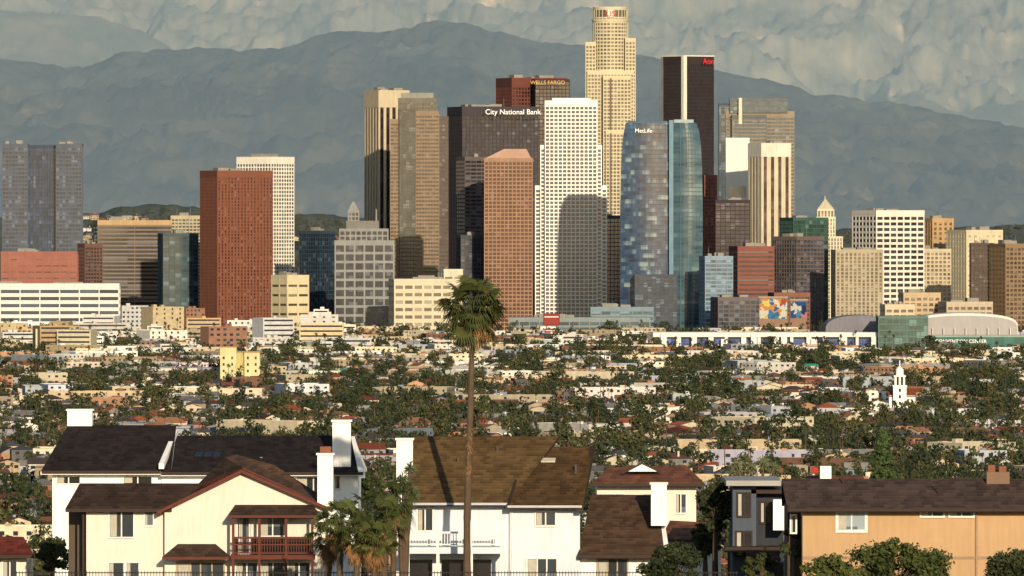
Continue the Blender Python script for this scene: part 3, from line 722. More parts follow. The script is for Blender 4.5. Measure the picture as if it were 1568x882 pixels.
# mid rises around the foot of downtown
r2=random.Random(5)
MR=Mass()
for i in range(250):
    D=r2.uniform(7900,9900); px=r2.uniform(-150,1720); 
    if 990<px<1600 and D>7800: continue
    if px>520 and r2.random()<.45: continue
    w=r2.uniform(12,38) if r2.random()<.6 else r2.uniform(38,80); d=r2.uniform(12,25); h=r2.uniform(7,26)*(1.1 if px<520 else 0.55)
    if w>38: h*=.6
    c=r2.choice([(240,228,192),(226,206,164),(246,240,226),(236,232,224),(206,176,134),(170,128,104),(220,216,208),(170,158,136),(236,236,234)]); k=r2.uniform(.55,.9); wc=tuple(v*k for v in lin(c)); X,Y=w/2,d/2
    vs=[(-X,-Y,0),(X,-Y,0),(X,Y,0),(-X,Y,0),(-X,-Y,h),(X,-Y,h),(X,Y,h),(-X,Y,h),(-X,-Y,h-.8),(X,-Y,h-.8),(X,Y,h-.8),(-X,Y,h-.8)]
    fs=[(0,1,5,4),(1,2,6,5),(2,3,7,6),(3,0,4,7),(8,9,10,11)]; cs=[wc]*4+[tuple(v*.6 for v in wc)]
    fl=max(1,int(h/3.6)); 
    if r2.random()<.35:
        for k in range(fl):
            z0=k*h/fl+1.2; n=len(vs)
            vs+=[(-X+1,-Y-.06,z0),(X-1,-Y-.06,z0),(X-1,-Y-.06,z0+1.4),(-X+1,-Y-.06,z0+1.4)]; fs.append((n,n+1,n+2,n+3)); cs.append(tuple(v*1.5 for v in DK))
    else:
        nw=int(w/r2.choice([4,5,6.5])); ww=r2.choice([.8,1.0,1.4]); hh=r2.choice([1.3,1.5,1.8])
        for k in range(fl):
            for j in range(nw):
                if r2.random()<.15: continue
                cx=-X+w*(j+.5)/nw; z0=k*h/fl+1; n=len(vs)
                vs+=[(cx-ww,-Y-.06,z0),(cx+ww,-Y-.06,z0),(cx+ww,-Y-.06,z0+hh),(cx-ww,-Y-.06,z0+hh)]; fs.append((n,n+1,n+2,n+3)); cs.append(tuple(v*r2.uniform(.7,2.4) for v in DK))
    for j in range(r2.randint(1,3)):
        bx=r2.uniform(-X*.7,X*.5); n=len(vs); q=r2.uniform(2,4)
        vs+=[(bx,-1,h-1),(bx+q,-1,h-1),(bx+q,q,h-1),(bx,q,h-1),(bx,-1,h+q*.6),(bx+q,-1,h+q*.6),(bx+q,q,h+q*.6),(bx,q,h+q*.6)]
        fs+=[(n,n+1,n+5,n+4),(n+1,n+2,n+6,n+5),(n+3,n,n+4,n+7),(n+4,n+5,n+6,n+7)]; cs+=[wc]*4
    MR.add(vs,fs,cs,(px-784)*D/F,D,0,r2.choice([0,0,.3,.5,-.2]))
# teal canopies
for px,py,w in ((508,588,46),(1247,572,34),(1424,566,36),(850,582,16),(530,580,20)):
    D=CH*F/(py+3-350); X=w*D/F/2; h=6.5; wc=tuple(v*.7 for v in lin((70,175,150)))
    vs=[(-X,-5,0),(X,-5,0),(X,5,0),(-X,5,0),(-X,-5,h),(X,-5,h),(X,5,h),(-X,5,h),(-X,0,h+1.6),(X,0,h+1.6)]
    MR.add(vs,[(0,1,5,4),(1,2,6,9,5),(2,3,7,6),(3,0,4,8,7),(4,5,9,8),(7,8,9,6)],[lin((200,195,180)),wc,wc,wc,wc,wc],(px-784)*D/F,D,0,0)
MR.obj('distant_midrise_buildings',am)
# ================================================================= DISTANT TREES (instanced)
def quad_leaf(mb,c,nrm,sz,mat,r):
    n=Vector(nrm).normalized(); u=n.orthogonal().normalized(); a=r.uniform(0,6.28)
    w=n.cross(u); u2=u*math.cos(a)+w*math.sin(a); w2=n.cross(u2)
    c=Vector(c); e=r.uniform(0.6,1.0)
    mb.face([c-u2*sz-w2*sz*e*.3,c+w2*sz*e*.6-u2*sz*.2,c+u2*sz+w2*sz*e*.1,c-w2*sz*e*.6+u2*sz*.2],mat)
def tree_template(seed,mat,bark,wide,nclump=9,nl=26,leaf=0.055,trunk=0.25):
    r=random.Random(seed); mb=MB()
    mb.tube([(0,0,-0.02),(0.01,0,trunk),(0.03,0.01,0.55)],[0.035,0.026,0.012],5,bark)
    for k in range(nclump):
        a=r.uniform(0,6.28); q=r.uniform(0.0,0.75)**0.7*wide; z=r.uniform(trunk+0.12,0.86); q*=math.sin(math.pi*min(1,max(0.15,(z-trunk+0.12)/(1.12-trunk))))+0.1
        cx,cy=q*math.cos(a),q*math.sin(a); R=r.uniform(0.11,0.19)
        mb.tube([(0,0,trunk),(cx,cy,z)],[0.014,0.004],3,bark)
        for i in range(nl):
            d=Vector((r.gauss(0,1),r.gauss(0,1),r.gauss(0,1))).normalized(); rr=R*r.uniform(0.6,1.05)
            quad_leaf(mb,(cx+d.x*rr*1.1,cy+d.y*rr*1.1,z+d.z*rr*0.85),d+Vector((r.gauss(0,.4),r.gauss(0,.4),r.gauss(0,.4))),leaf*r.uniform(.7,1.3),mat,r)
    return mb
def palm_template(seed,mat,bark):
    r=random.Random(seed); mb=MB()
    mb.tube([(0,0,-.02),(0.006,0,.4),(0,0,.9)],[0.016,0.011,0.010],5,bark)
    for i in range(26):
        a=r.uniform(0,6.28); el=r.uniform(-1.0,1.3); d=Vector((math.cos(a)*math.cos(el),math.sin(a)*math.cos(el),math.sin(el)))
        s=Vector((-math.sin(a),math.cos(a),0)); c=Vector((0,0,.9)); L=r.uniform(.08,.12)
        p1=c+d*L*.5; p2=c+d*L-Vector((0,0,.02))
        for k in (-1,0,1):
            e=p2+s*k*.035-Vector((0,0,.012*abs(k))); mb.face([c,p1+s*(k*.016-.010),e,p1+s*(k*.016+.010)],mat)
    return mb
bark=plain('bark',(96,80,64))
lm1=leafm('foliage_dark',(0.016,0.026,0.012),(0.050,0.062,0.022),scale=6)
lm2=leafm('foliage_olive',(0.026,0.036,0.015),(0.085,0.085,0.030),scale=6)
lm3=leafm('foliage_conifer',(0.012,0.022,0.013),(0.032,0.044,0.022),scale=6)
def instancer(name,mb,pts):
    I=MB(); dm=bark
    for (x,y,z,s) in pts:
        a=rng.uniform(0,6.28); c,q=math.cos(a)*s*.7071,math.sin(a)*s*.7071
        I.face([(x+c,y+q,z),(x-q,y+c,z),(x-c,y-q,z),(x+q,y-c,z)],dm)
    par=I.obj(name); par.instance_type='FACES'; par.use_instance_faces_scale=True; par.show_instancer_for_render=False; par.show_instancer_for_viewport=False
    ch=mb.obj('tree_crown' ,parent=par); return par
tpts=[[] for _ in range(6)]; ppts=[]
y=2500.0
while y<9500:
    hw=0.058*y+70; 
    n=int(2*hw/8.4)
    for i in range(n):
        x=rng.uniform(-hw,hw); yy=y+rng.uniform(-14,14)
        if reserved(x,yy):
            if rng.random()>.12: continue
        cl=noise.noise(Vector((x/120,yy/260,4)))
        pr=(0.68+cl*1.7)*(1.0 if yy<7200 else max(.5,1-(yy-7200)/3600))
        if rng.random()<pr:
            k=rng.randrange(6); h=rng.lognormvariate(math.log(7.2),0.42)
            if reserved(x,yy): h=min(h,5)
            tpts[k].append((x,yy,0,min(h,17)))
        if rng.random()<0.045: ppts.append((x,yy,0,rng.uniform(9,20)))
    y+=26
for i in range(1100):
    D=rng.uniform(12200,13150); px=rng.choice([rng.uniform(60,330),rng.uniform(400,560),rng.uniform(1280,1600)]); 
    t=(D-12000)/1200; zr=CH+(350-interp(hillp,px))*13200/F
    tpts[rng.randrange(6)].append(((px-784)*D/F,D,zr*t**1.05-4,rng.uniform(6,13)))
specs=[(lm1,.42,9,.25),(lm2,.36,9,.25),(lm1,.34,8,.3),(lm2,.5,10,.3),(lm3,.2,8,.1),(lm1,.45,11,.2)]
for k,(m,wd,nc,tr) in enumerate(specs):
    instancer('distant_trees',tree_template(k+20,m,bark,wd,nc,24,.06,tr),tpts[k])
instancer('distant_palm_trees',palm_template(3,lm2,bark),ppts)
# ================================================================= FOREGROUND HOUSES
class Bld:
    def __init__(s,name,x,D): s.D=D; s.loc=(P(x,0,D)[0],D,gz(D)); s.e=empty(name,s.loc); s.p={}
    def part(s,n):
        if n not in s.p: s.p[n]=MB()
        return s.p[n]
    def pt(s,x,y,d): return P(x,y,s.D+d)
    def box(s,part,x0,x1,yt,yb,d0,d1,mat):
        a=s.pt(x0,yb,d0); b=s.pt(x1,yt,d0); s.part(part).box(a[0],b[0],s.D+d0,s.D+d1,a[2],b[2],mat)
    def slab(s,part,pts,t,mat,under=None): s.part(part).slab([s.pt(*p) for p in pts],t,mat,under)
    def poly(s,part,pts,mat): s.part(part).face([s.pt(*p) for p in pts],mat)
    def window(s,x0,x1,yt,yb,d,mull=1,frame=None,gl=None,hb=False,fw=0.09,part='windows'):
        frame=frame or TRIM; gl=gl or HG
        a=s.pt(x0,yb,d); b=s.pt(x1,yt,d); y=s.D+d; m=s.part(part)
        m.box(a[0],b[0],y-.02,y+.05,a[2],b[2],gl)
        m.box(a[0]-fw,a[0],y-.08,y+.03,a[2]-fw,b[2]+fw,frame); m.box(b[0],b[0]+fw,y-.08,y+.03,a[2]-fw,b[2]+fw,frame)
        m.box(a[0],b[0],y-.078,y+.03,b[2],b[2]+fw,frame); m.box(a[0],b[0],y-.12,y+.03,a[2]-fw,a[2],frame)
        for i in range(1,mull+1):
            c=a[0]+(b[0]-a[0])*i/(mull+1); m.box(c-.035,c+.035,y-.06,y-.021,a[2],b[2],frame)
        if hb: c=(a[2]+b[2])/2; m.box(a[0],b[0],y-.055,y-.022,c-.03,c+.03,frame)
        w=(b[0]-a[0]); m.box(a[0]+.02,a[0]+w*.3,y-.03,y-.0205,a[2]+.02,b[2]-.02,CURT)
    def gable_x(s,x0,x1,yr,ye,d0,d1,mat,wm,under=None,t=.18,xr0=None,xr1=None,ov=8,part='roof'):
        """ridge parallel to the facade"""
        dr=(d0+d1)/2; xr0=x0 if xr0 is None else xr0; xr1=x1 if xr1 is None else xr1
        A=s.pt(x0,ye,d0);B=s.pt(x1,ye,d0);C=s.pt(xr1,yr,dr);Dd=s.pt(xr0,yr,dr)
        s.part(part).slab([A,B,C,Dd],t,mat,under)
        E=(A[0],s.D+d1,A[2]);G=(B[0],s.D+d1,B[2])
        s.part(part).slab([G,E,(Dd[0],Dd[1]+.01,Dd[2]-.01),(C[0],C[1]+.01,C[2]-.01)],t,mat,under)
        if wm:
            o=ov*s.D/F
            for q,r_ in ((A[0]+o,Dd[0]+o),(B[0]-o,C[0]-o)):
                s.part('walls').face([(q,s.D+d0+.5,A[2]+.02),(q,s.D+d1-.5,A[2]+.02),(r_,s.D+dr,C[2]-.3)],wm)
    def done(s):
        for n,m in s.p.items(): m.obj(n,parent=s.e,sub=s.loc)
TRIM=plain('window_trim',(235,232,225),k=.9); CURT=plain('curtain',(190,184,168)); HG=glass((66,72,78),1.0,1.2,.4,blind=.05,rough=.12)
BT=plain('brown_trim',(62,46,38)); RT=plain('red_brown_trim',(104,52,38)); DKG=glass((30,30,34),1,1,.3,blind=0)
WHS=wall((250,248,242),var=.11,scale=.6,k=.9); CRS=wall((238,230,214),var=.14,scale=.6,k=.8); BLS=wall((226,232,240),var=.15,scale=.6,k=.8)
# --- back house with black roof
h=Bld('white_house',300,585)
R1=roofm((48,42,42)); 
h.box('walls',80,247,722,960,0,12,WHS); h.box('walls',247.2,548,724,960,-.2,12,WHS)
h.gable_x(62,262,651,722,-.8,9,R1,WHS,under=WHS,xr0=104,xr1=270)
h.gable_x(246,558,667,724,-1.0,9,R1,WHS,under=WHS,xr0=262,xr1=541)
h.slab('party_wall_cap',[(243,710,-1.1),(251,710,-1.1),(272,658,4.2),(266,658,4.2)],.3,WHS)
h.slab('rake_trim',[(549,724,-1.05),(559,724,-1.05),(543,668,3.9),(537,668,3.9)],.3,WHS)
h.box('chimney',103,141,629,700,4,5.5,WHS); h.box('chimney',101,143,626.5,629,3.9,5.6,WHS)
h.box('chimney',509,537,646,726,-.2,1.2,WHS); h.box('chimney',507,539,643,646,-.35,1.35,WHS)
h.slab('skylight',[(296,699,1.3),(340,699,1.3),(346,682,2.9),(303,682,2.9)],.2,plain('skylight_frame',(170,170,160)))
for i in range(3): h.slab('skylight',[(298+i*14,698,1.2),(309+i*14,698,1.2),(314+i*14,684,2.6),(304+i*14,684,2.6)],.05,DKG)
h.window(88,122,730,740,0,mull=1,gl=DKG); h.window(190,232,730,740,0,mull=1,gl=DKG); h.window(455,505,731,760,-.2,gl=DKG); h.window(513,520,728,748,-.2,mull=0,gl=DKG)
h.box('fascia',64,246,721,725,-.95,-.82,BT); h.box('fascia',247,556,723,727,-1.15,-1.02,BT)
vm=plain('vent_metal',(150,150,150))
h.box('roof_vents',398,402,700,712,1,1.3,vm);h.box('roof_vents',160,163,672,684,3,3.3,vm);h.box('roof_vents',215,218,680,690,2.2,2.5,vm)
h.done()
# --- front house with gable
h=Bld('stucco_house',300,556)
R2=roofm((76,60,50)); 
h.box('walls',132,252,776,960,0,9,CRS); 
h.part('walls').prism([(h.pt(252,0,-.6)[0],h.D-.6),(h.pt(498,0,-.6)[0],h.D-.6),(h.pt(498,0,-.6)[0],h.D+9),(h.pt(252,0,-.6)[0],h.D+9)],gz(556),h.pt(0,778,-.6)[2],CRS)
h.part('walls').face([h.pt(252,778,-.6),h.pt(498,778,-.6),h.pt(370,724,-.6)],CRS)
h.box('side_wall_shade',105,131.5,783,960,2.5,9,wall((100,86,74)))  # left side of the house, its shade painted in as a dark wall colour
h.gable_x(100,262,740,779,-.7,8,R2,CRS,under=BT,xr0=122,xr1=312)
def vslab(hh,part,p0,p1,d0,d1,t,mat,under):
    a=hh.pt(p0[0],p0[1],d0); b=hh.pt(p1[0],p1[1],d0); y0=hh.D+d0; y1=hh.D+d1
    hh.part(part).slab([(a[0],y0,a[2]),(b[0],y0,b[2]),(b[0],y1,b[2]),(a[0],y1,a[2])],t,mat,under)
vslab(h,'roof',(240,783),(370,719),-1.1,9,.2,R2,RT); vslab(h,'roof',(370,719),(508,779),-1.1,9,.2,R2,RT)
h.slab('roof',[(344,700,4),(362,696,6),(420,712,6),(512,772,2),(505,776,-.2),(372,716,0)],.2,roofm((104,78,60)),RT)
h.slab('roof',[(300,744,4),(344,700,4),(372,716,0)],.2,R2,RT)
h.box('chimney',486,510,697,776,-.9,.6,WHS); h.box('chimney',484,512,694,697,-1.0,.7,WHS); h.box('chimney',490,507,684,694,-.7,.4,plain('terracotta',(140,84,62)))
h.window(168,204,782,822,0,mull=1); h.window(222,234,782,804,0,mull=0)
h.window(167,189,862,900,0,mull=0); h.window(194,212,862,900,0,mull=0)
h.window(272,342,862,905,-.6,mull=3,frame=plain('tan_frame',(190,170,140)))
h.slab('porch_roof',[(248,853,-1.9),(354,853,-1.9),(330,833,-.6),(272,833,-.6)],.15,R2,RT)
h.box('porch_roof',250,352,853,856,-1.85,-1.7,RT)
h.box('balcony_wall_and_shade',356,478,789,849,-.72,-.61,DKG)  # flat dark sheet on the wall paints the shade of a recess
h.box('balcony_wall_and_shade',356,366,791,822,-.80,-.73,CRS); h.box('balcony_wall_and_shade',383,397,791,822,-.80,-.73,CRS); h.box('balcony_wall_and_shade',440,478,791,822,-.80,-.73,CRS)
h.window(399,436,793,820,-.72,mull=1,gl=HG); h.window(367,381,793,846,-.72,mull=0,gl=HG)
h.slab('balcony_roof',[(349,789,-2.4),(492,789,-2.4),(478,773,-.65),(360,773,-.65)],.14,R2,RT); h.box('balcony_roof',350,491,789.5,793,-2.35,-2.2,RT)
for x in (355,395,436,476): h.box('balcony_posts',x,x+4,792,905,-2.2,-2.05,RT)
h.box('balcony_floor',353,482,850,857,-2.25,-.65,RT)
for (x0,x1) in ((359,395),(399,436),(440,476)):
    h.box('balcony_rail',x0,x1,822,825,-2.18,-2.08,RT); h.box('balcony_rail',x0,x1,846,848,-2.18,-2.08,RT); h.box('balcony_rail',x0,x1,833,835,-2.17,-2.09,RT)
    n=9
    for i in range(n): q=x0+(x1-x0)*(i+.5)/n; h.box('balcony_rail',q-.5,q+.5,825,846,-2.15,-2.11,RT)
h.window(362,394,862,905,-.6,mull=1); h.window(400,436,862,905,-.6,mull=1); h.window(442,474,862,905,-.6,mull=1)
h.box('downspout',126,129,782,960,-.12,-.02,BT)
h.done()
# --- middle house
h=Bld('brown_roof_house',760,552)
R3=roofm((104,82,54)); R3b=roofm((92,70,46))
h.box('walls',626,780,768,960,0,12,BLS); h.box('walls',780.3,888,771,960,-.25,12,BLS)
h.gable_x(627,780,668,770,-.9,12,R3,BLS,under=BT,xr0=634,xr1=856,ov=4)
h.gable_x(776,893,684,774,-1.3,11,R3b,BLS,under=BT,xr0=803,xr1=908,ov=4)
h.slab('ridge_vent',[(786,706,3.2),(850,706,3.2),(851,701,3.5),(787,701,3.5)],.15,plain('ridge_metal',(200,190,170)))
h.slab('rake_trim',[(884,776,-1.35),(893,776,-1.35),(911,683,4.9),(904,683,4.9)],.25,BT)
h.slab('valley_flashing',[(776,774,-1.36),(780,774,-1.36),(807,684,4.8),(803,684,4.8)],.1,BT)
h.box('chimney',607,632,674,960,2,3.4,WHS); h.box('chimney',605,634,671,674,1.9,3.5,WHS)
h.box('fascia',629,778,770,773.5,-.95,-.85,plain('gutter',(200,200,205))); h.box('fascia',777,891,774,777.5,-1.38,-1.28,plain('gutter',(200,200,205)))
h.window(821,850,785,804,-.25,mull=1); h.window(808,852,856,905,-.25,mull=2); 
h.box('balcony_floor',620,771,838,848,-2.4,0,BLS); 
h.box('balcony_rail',622,770,814,817,-2.4,-2.28,TRIM); h.box('balcony_rail',622,770,833,835,-2.39,-2.29,TRIM)
for i in range(34): q=623+i*4.4; h.box('balcony_rail',q,q+1.3,817,833,-2.37,-2.31,TRIM)
for x in (622,668,719,766): h.box('balcony_posts',x,x+4,812,838,-2.42,-2.26,TRIM); h.box('balcony_posts',x,x+5,848,960,-2.4,-2.2,TRIM)
h.box('door_openings',626,662,857,905,-.05,-.01,DKG); h.box('door_openings',676,716,857,905,-.05,-.01,DKG); h.box('door_openings',724,752,857,905,-.05,-.01,DKG)
h.window(640,662,780,812,0,mull=1,gl=HG)
h.box('wing_walls',888.3,1012,846,960,.2,10,WHS)
h.slab('wing_roof',[(885,850,-.8),(1024,850,-.8),(1012,758,5.5),(906,757,5.5)],.18,roofm((88,68,54)),BT)
h.slab('wing_roof',[(1018,850,-.85),(1026,850,-.85),(1018,800,2.6),(1012,800,2.6)],.3,WHS)
h.box('wing_chimney',997,1021,742,805,1.2,2.4,WHS); h.box('wing_chimney',995,1023,739,742,1.1,2.5,WHS)
h.window(916,960,857,905,.2,mull=2,frame=plain('tan_frame',(190,170,140)))
h.box('downspout',783,785,778,960,-.35,-.27,TRIM)
for x,yy,q in ((700,708,3),(760,692,4),(880,718,2)): h.box('roof_vents',x,x+3,yy-7,yy+8,q,q+.2,plain('vent_dark',(80,74,70)))
h.done()
# --- red tile houses behind
h=Bld('tile_roof_house',990,610)
RT3=roofm((142,92,68))
h.box('walls',914,1066,738,960,0,12,CRS)
h.slab('roof',[(906,741,-1),(1080,741,-1),(1050,712,6),(930,716,6)],.15,RT3,BT)
h.slab('roof',[(953,722,2),(983,708,2),(1014,722,2),(983,712,5)],.15,RT3,BT); h.poly('dormer',[(962,722,1.9),(1006,722,1.9),(983,711,1.9)],WHS)
h.box('fascia',908,1078,741,745,-.95,-.8,WHS)
h.window(930,955,757,785,0); h.window(985,1010,757,785,0); h.window(1035,1050,757,785,0)
h.done()
h=Bld('tile_roof_house',1070,590)
h.box('walls',1020,1104,822,960,0,10,CRS)
h.slab('roof',[(1010,826,-1),(1112,826,-1),(1085,800,5),(1026,797,5)],.15,RT3,BT)
h.window(1045,1065,838,862,0); h.box('fascia',1012,1110,826,829,-.95,-.8,WHS)
h.done()
# --- grey modern house
h=Bld('grey_house',1150,570)
GS=wall((86,94,106),scale=.6)
h.box('walls',1122,1158,744,960,0,9,GS); h.box('walls',1158.2,1200,756,960,1,9,wall((58,60,66),scale=.6))
h.box('flat_roof',1112,1196,736,744,-1,9.5,wall((176,172,164))); h.box('flat_roof',1150,1207,750,756,0,9,BT)
h.window(1130,1148,756,790,0,gl=DKG,frame=BT); h.window(1165,1180,770,800,1,gl=DKG,frame=BT); h.window(1128,1150,815,850,0,gl=DKG,frame=BT)
h.box('chimney',1184,1203,765,812,-1,.2,WHS); 
h.box('deck',1110,1200,838,846,-2,1,BT)
for x in (1114,1150,1190): h.box('deck',x,x+4,846,960,-2,-1.8,BT)
h.slab('awning',[(1142,848,-3),(1196,856,-3),(1180,836,-1),(1142,836,-1)],.12,R2,BT)
h.done()
# --- tan house right
h=Bld('tan_house',1400,545)
TS=wall((206,168,126),var=.16,scale=.5,k=.76)
h.box('walls',1229,1700,774,960,0,10,TS)
h.gable_x(1206,1720,733,779,-.9,11,roofm((94,76,68)),None,under=BT,xr0=1197,xr1=1720)
h.part('walls').face([(h.pt(1229,0,0)[0],h.D,h.pt(0,776,0)[2]),(h.pt(1229,0,0)[0],h.D+10,h.pt(0,776,0)[2]),(h.pt(1229,0,0)[0],h.D+5,h.pt(0,742,0)[2])],wall((120,90,66)))  # left gable end, tan wall colour darkened to paint its shade
h.box('fascia',1208,1720,779,783,-.98,-.86,BT)
h.window(1284,1324,786,811,0,mull=1,gl=glass((110,120,128),1,1,.3),fw=.16); h.window(1411,1444,783,790,0,mull=1,gl=HG,fw=.1); h.window(1455,1490,783,790,0,mull=1,gl=HG,fw=.1)
h.window(1212,1218,790,815,1,mull=0,gl=DKG)
h.box('side_wall_shade',1206,1228.5,776,960,3,10,wall((84,70,62)))  # dark colour paints the shade on the left face of the house
h.box('downspout',1494,1497,783,960,-.12,-.02,plain('downspout_tan',(170,140,110)))
h.box('belt_trim',1229,1700,852,856,-.06,-.01,plain('downspout_tan',(170,140,110)))
tcx=plain('terracotta',(140,84,62))
h.box('chimney',1511,1546,723,745,4,5.4,wall((140,112,90))); h.box('chimney',1513,1524,712,723,4.2,5,tcx); h.box('chimney',1530,1541,714,723,4.2,5,tcx)
h.box('pipe',1290,1292,720,742,4,4.1,BT)
h.part('antenna').tube([h.pt(1437,765,2),h.pt(1437,735,2)],[.05,.04],6,BT)
h.part('antenna').tube([h.pt(1428,738,2),h.pt(1446,734,2)],[.03,.03],5,BT)
h.part('antenna').tube([h.pt(1431,744,2),h.pt(1443,741,2)],[.03,.03],5,BT)
h.done()
# --- house behind right with white chimney
h=Bld('stucco_house',1260,640)
h.box('walls',1225,1330,745,900,0,8,CRS); h.slab('roof',[(1218,748,-1),(1336,748,-1),(1320,728,4),(1236,728,4)],.15,RT3,BT); h.box('chimney',1256,1273,714,745,.5,1.8,WHS); h.box('chimney',1244,1253,716,724,1,1.6,plain('red_cap',(190,50,40)))
h.done()
# --- lower left corner house
h=Bld('red_roof_house',10,570)
h.box('walls',-60,40,848,960,0,8,CRS); h.slab('roof',[(-70,850,-1),(52,850,-1),(36,822,4),(-50,820,4)],.18,roofm((138,66,52)),BT); h.box('fascia',-68,50,850,853,-.95,-.8,WHS)
h.window(5,25,860,900,0,mull=1)
h.done()
# --- fence along the terrace
f=MB(); D=541; dkm=plain('iron',(40,36,36))
a=P(20,877,D); b_=P(1130,877,D); f.box(a[0],b_[0],D,D+.05,a[2]-.03,a[2]+.02,dkm); f.box(a[0],b_[0],D,D+.05,a[2]-1.2,a[2]-1.15,dkm)
x=a[0]
while x<b_[0]: f.box(x,x+.03,D-.01,D+.02,gz(D)-.05,a[2]+.09,dkm); x+=.16
f.obj('iron_fence')
# ================================================================= PALMS
def fan_leaf(mb,base,d,pet,fan,mat,r,droop=.35,nl=15,pm=None,wid=.5):
    d=Vector(d).normalized(); up=Vector((0,0,1)); s=d.cross(up)
    if s.length<.1: s=Vector((1,0,0))
    s.normalize(); n=s.cross(d).normalized()
    tw=r.uniform(-.7,.7); s,n=s*math.cos(tw)+n*math.sin(tw),n*math.cos(tw)-s*math.sin(tw)
    b=Vector(base); c=b+d*pet-up*pet*droop*.3
    w=s*.02; mb.face([b-w,b+w,c+w,c-w],pm or mat)
    for i in range(nl):
        t=(i+.5)/nl*2-1; a=t*1.75
        q=(d*math.cos(a)+s*math.sin(a)).normalized(); L=fan*(1-.25*abs(t))*r.uniform(.85,1.1)
        sd=(s*math.cos(a)-d*math.sin(a)); ww=fan*wid*.115
        m1=c+q*L*.55+n*.03-up*L*.05*droop; e=c+q*L-up*L*droop*r.uniform(.5,1.2)
        mb.face([c,m1-sd*ww,m1+sd*ww],mat); mb.face([m1-sd*ww,e,m1+sd*ww],mat)
pg=leafm('palm_frond_green',(0.022,0.036,0.010),(0.12,0.115,0.03),scale=1.6); pg2=leafm('short_palm_frond',(0.014,0.028,0.008),(0.085,0.095,0.022),scale=1.8)
pdry=leafm('palm_frond_dry',(0.10,0.05,0.022),(0.32,0.17,0.06),scale=2); ptr=wall((112,92,74),var=.35,scale=2.0,k=.6)
def palm(name,cx,cy,D,trunkpts,nleaf,fan,pet,skirt=18,seed=1,tr=(.19,.13),shag=None,lo=-1.15,gm=None,nl=15):
    gm=gm or pg
    r=random.Random(seed); e=empty(name,(P(cx,cy,D)[0],D,gz(D))); sub=e.location
    t=MB(); pts=[Vector(P(x,y,D)) for x,y in trunkpts]; P3=[]; R=[]
    L=len(pts)
    for i in range(L-1):
        for k in range(14): 
            f_=k/14; P3.append(pts[i].lerp(pts[i+1],f_)); g=(i+f_)/(L-1); R.append(tr[0]+(tr[1]-tr[0])*g+r.uniform(-.012,.018))
    P3.append(pts[-1]); R.append(tr[1]*1.4)
    t.tube([tuple(p) for p in P3],R,9,ptr)
    if shag:
        for i in range(160):
            y=r.uniform(*shag); p=Vector(P(np.interp(y,[q[1] for q in trunkpts[::-1]],[q[0] for q in trunkpts[::-1]]),y,D)); a=r.uniform(0,6.28); o=Vector((math.cos(a),math.sin(a),0))
            q=p+o*.15; w=Vector((-o.y,o.x,0))*.04; t.face([q-w,q+w,q+o*r.uniform(.05,.22)-Vector((0,0,r.uniform(.15,.4)))],pdry)
    t.obj('trunk',parent=e,sub=sub)
    c=Vector(P(cx,cy,D)); m=MB()
    for i in range(nleaf):
        u=(i+.5)/nleaf; el=math.asin(max(-1,min(1,lo*.8+ (1-lo*.8)*u*.99))); a=i*2.39996+r.uniform(-.3,.3); el+=r.uniform(-.12,.12)
        d=(math.cos(a)*math.cos(el),math.sin(a)*math.cos(el),math.sin(el))
        fan_leaf(m,c-Vector((0,0,.25*(1-u))),d,pet*r.uniform(.6,1.15),fan*r.uniform(.8,1.15),gm,r,droop=.5 if el<.6 else .3,nl=nl)
    m.obj('fronds',parent=e,sub=sub)
    k=MB()
    for i in range(skirt):
        a=r.uniform(0,6.28); el=r.uniform(-1.45,-.75); d=(math.cos(a)*math.cos(el),math.sin(a)*math.cos(el),math.sin(el))
        fan_leaf(k,c-Vector((0,0,r.uniform(.2,.5))),d,pet*r.uniform(.5,1.0),fan*r.uniform(.6,.95),pdry,r,droop=.7)
    if skirt: k.obj('dry_skirt',parent=e,sub=sub)
palm('fan_palm_tree',723,464,546,[(715,960),(715,800),(718,700),(721,600),(724,480)],58,.96,1.2,skirt=16,seed=4,tr=(.21,.14),shag=(655,730),nl=17)
cl=[(522,790,538,1),(560,775,543,2),(548,812,536,3),(590,790,540,4),(505,812,541,5),(604,760,545,6),(575,820,535,7)]
for (x,y,D,sd) in cl:
    palm('short_fan_palm',x,y,D,[(x-4,960),(x-2,880),(x,y+8)],26,.70,.82,skirt=24,seed=sd+10,tr=(.17,.15),lo=-.8,gm=pg2)
# spiky yucca
def yucca(name,heads,D,seed):
    r=random.Random(seed); x0=heads[0][0]; e=empty(name,(P(x0,0,D)[0],D,gz(D))); sub=e.location
    t=MB(); m=MB(); lg=leafm('yucca_leaf',(0.05,0.08,0.03),(0.22,0.23,0.12),scale=2)
    for (x,y,R) in heads:
        c=Vector(P(x,y,D)); t.tube([P(x0,960,D),P(x0+(x-x0)*.4,y+70,D),tuple(c)],[.2,.13,.08],7,ptr)
        for i in range(90):
            u=r.uniform(-.75,1); a=r.uniform(0,6.28); q=math.sqrt(1-u*u); d=Vector((q*math.cos(a),q*math.sin(a),u)); s=d.cross(Vector((.01,0,1))).normalized()*.035; L=R*r.uniform(.7,1.1)
            b=c+Vector((0,0,r.uniform(-.3,.1))); m.face([b-s,b+s,b+d*L*.6+s*.9,b+d*L-Vector((0,0,.08)),b+d*L*.6-s*.9],lg)
    t.obj('stems',parent=e,sub=sub); m.obj('leaves',parent=e,sub=sub)
yucca('yucca_plant',[(618,735,.62),(606,752,.5),(632,752,.5),(612,778,.6),(628,715,.45)],547,3)
yucca('yucca_plant',[(1168,708,.6),(1150,716,.5),(1186,714,.5),(1128,712,.55)],625,8)
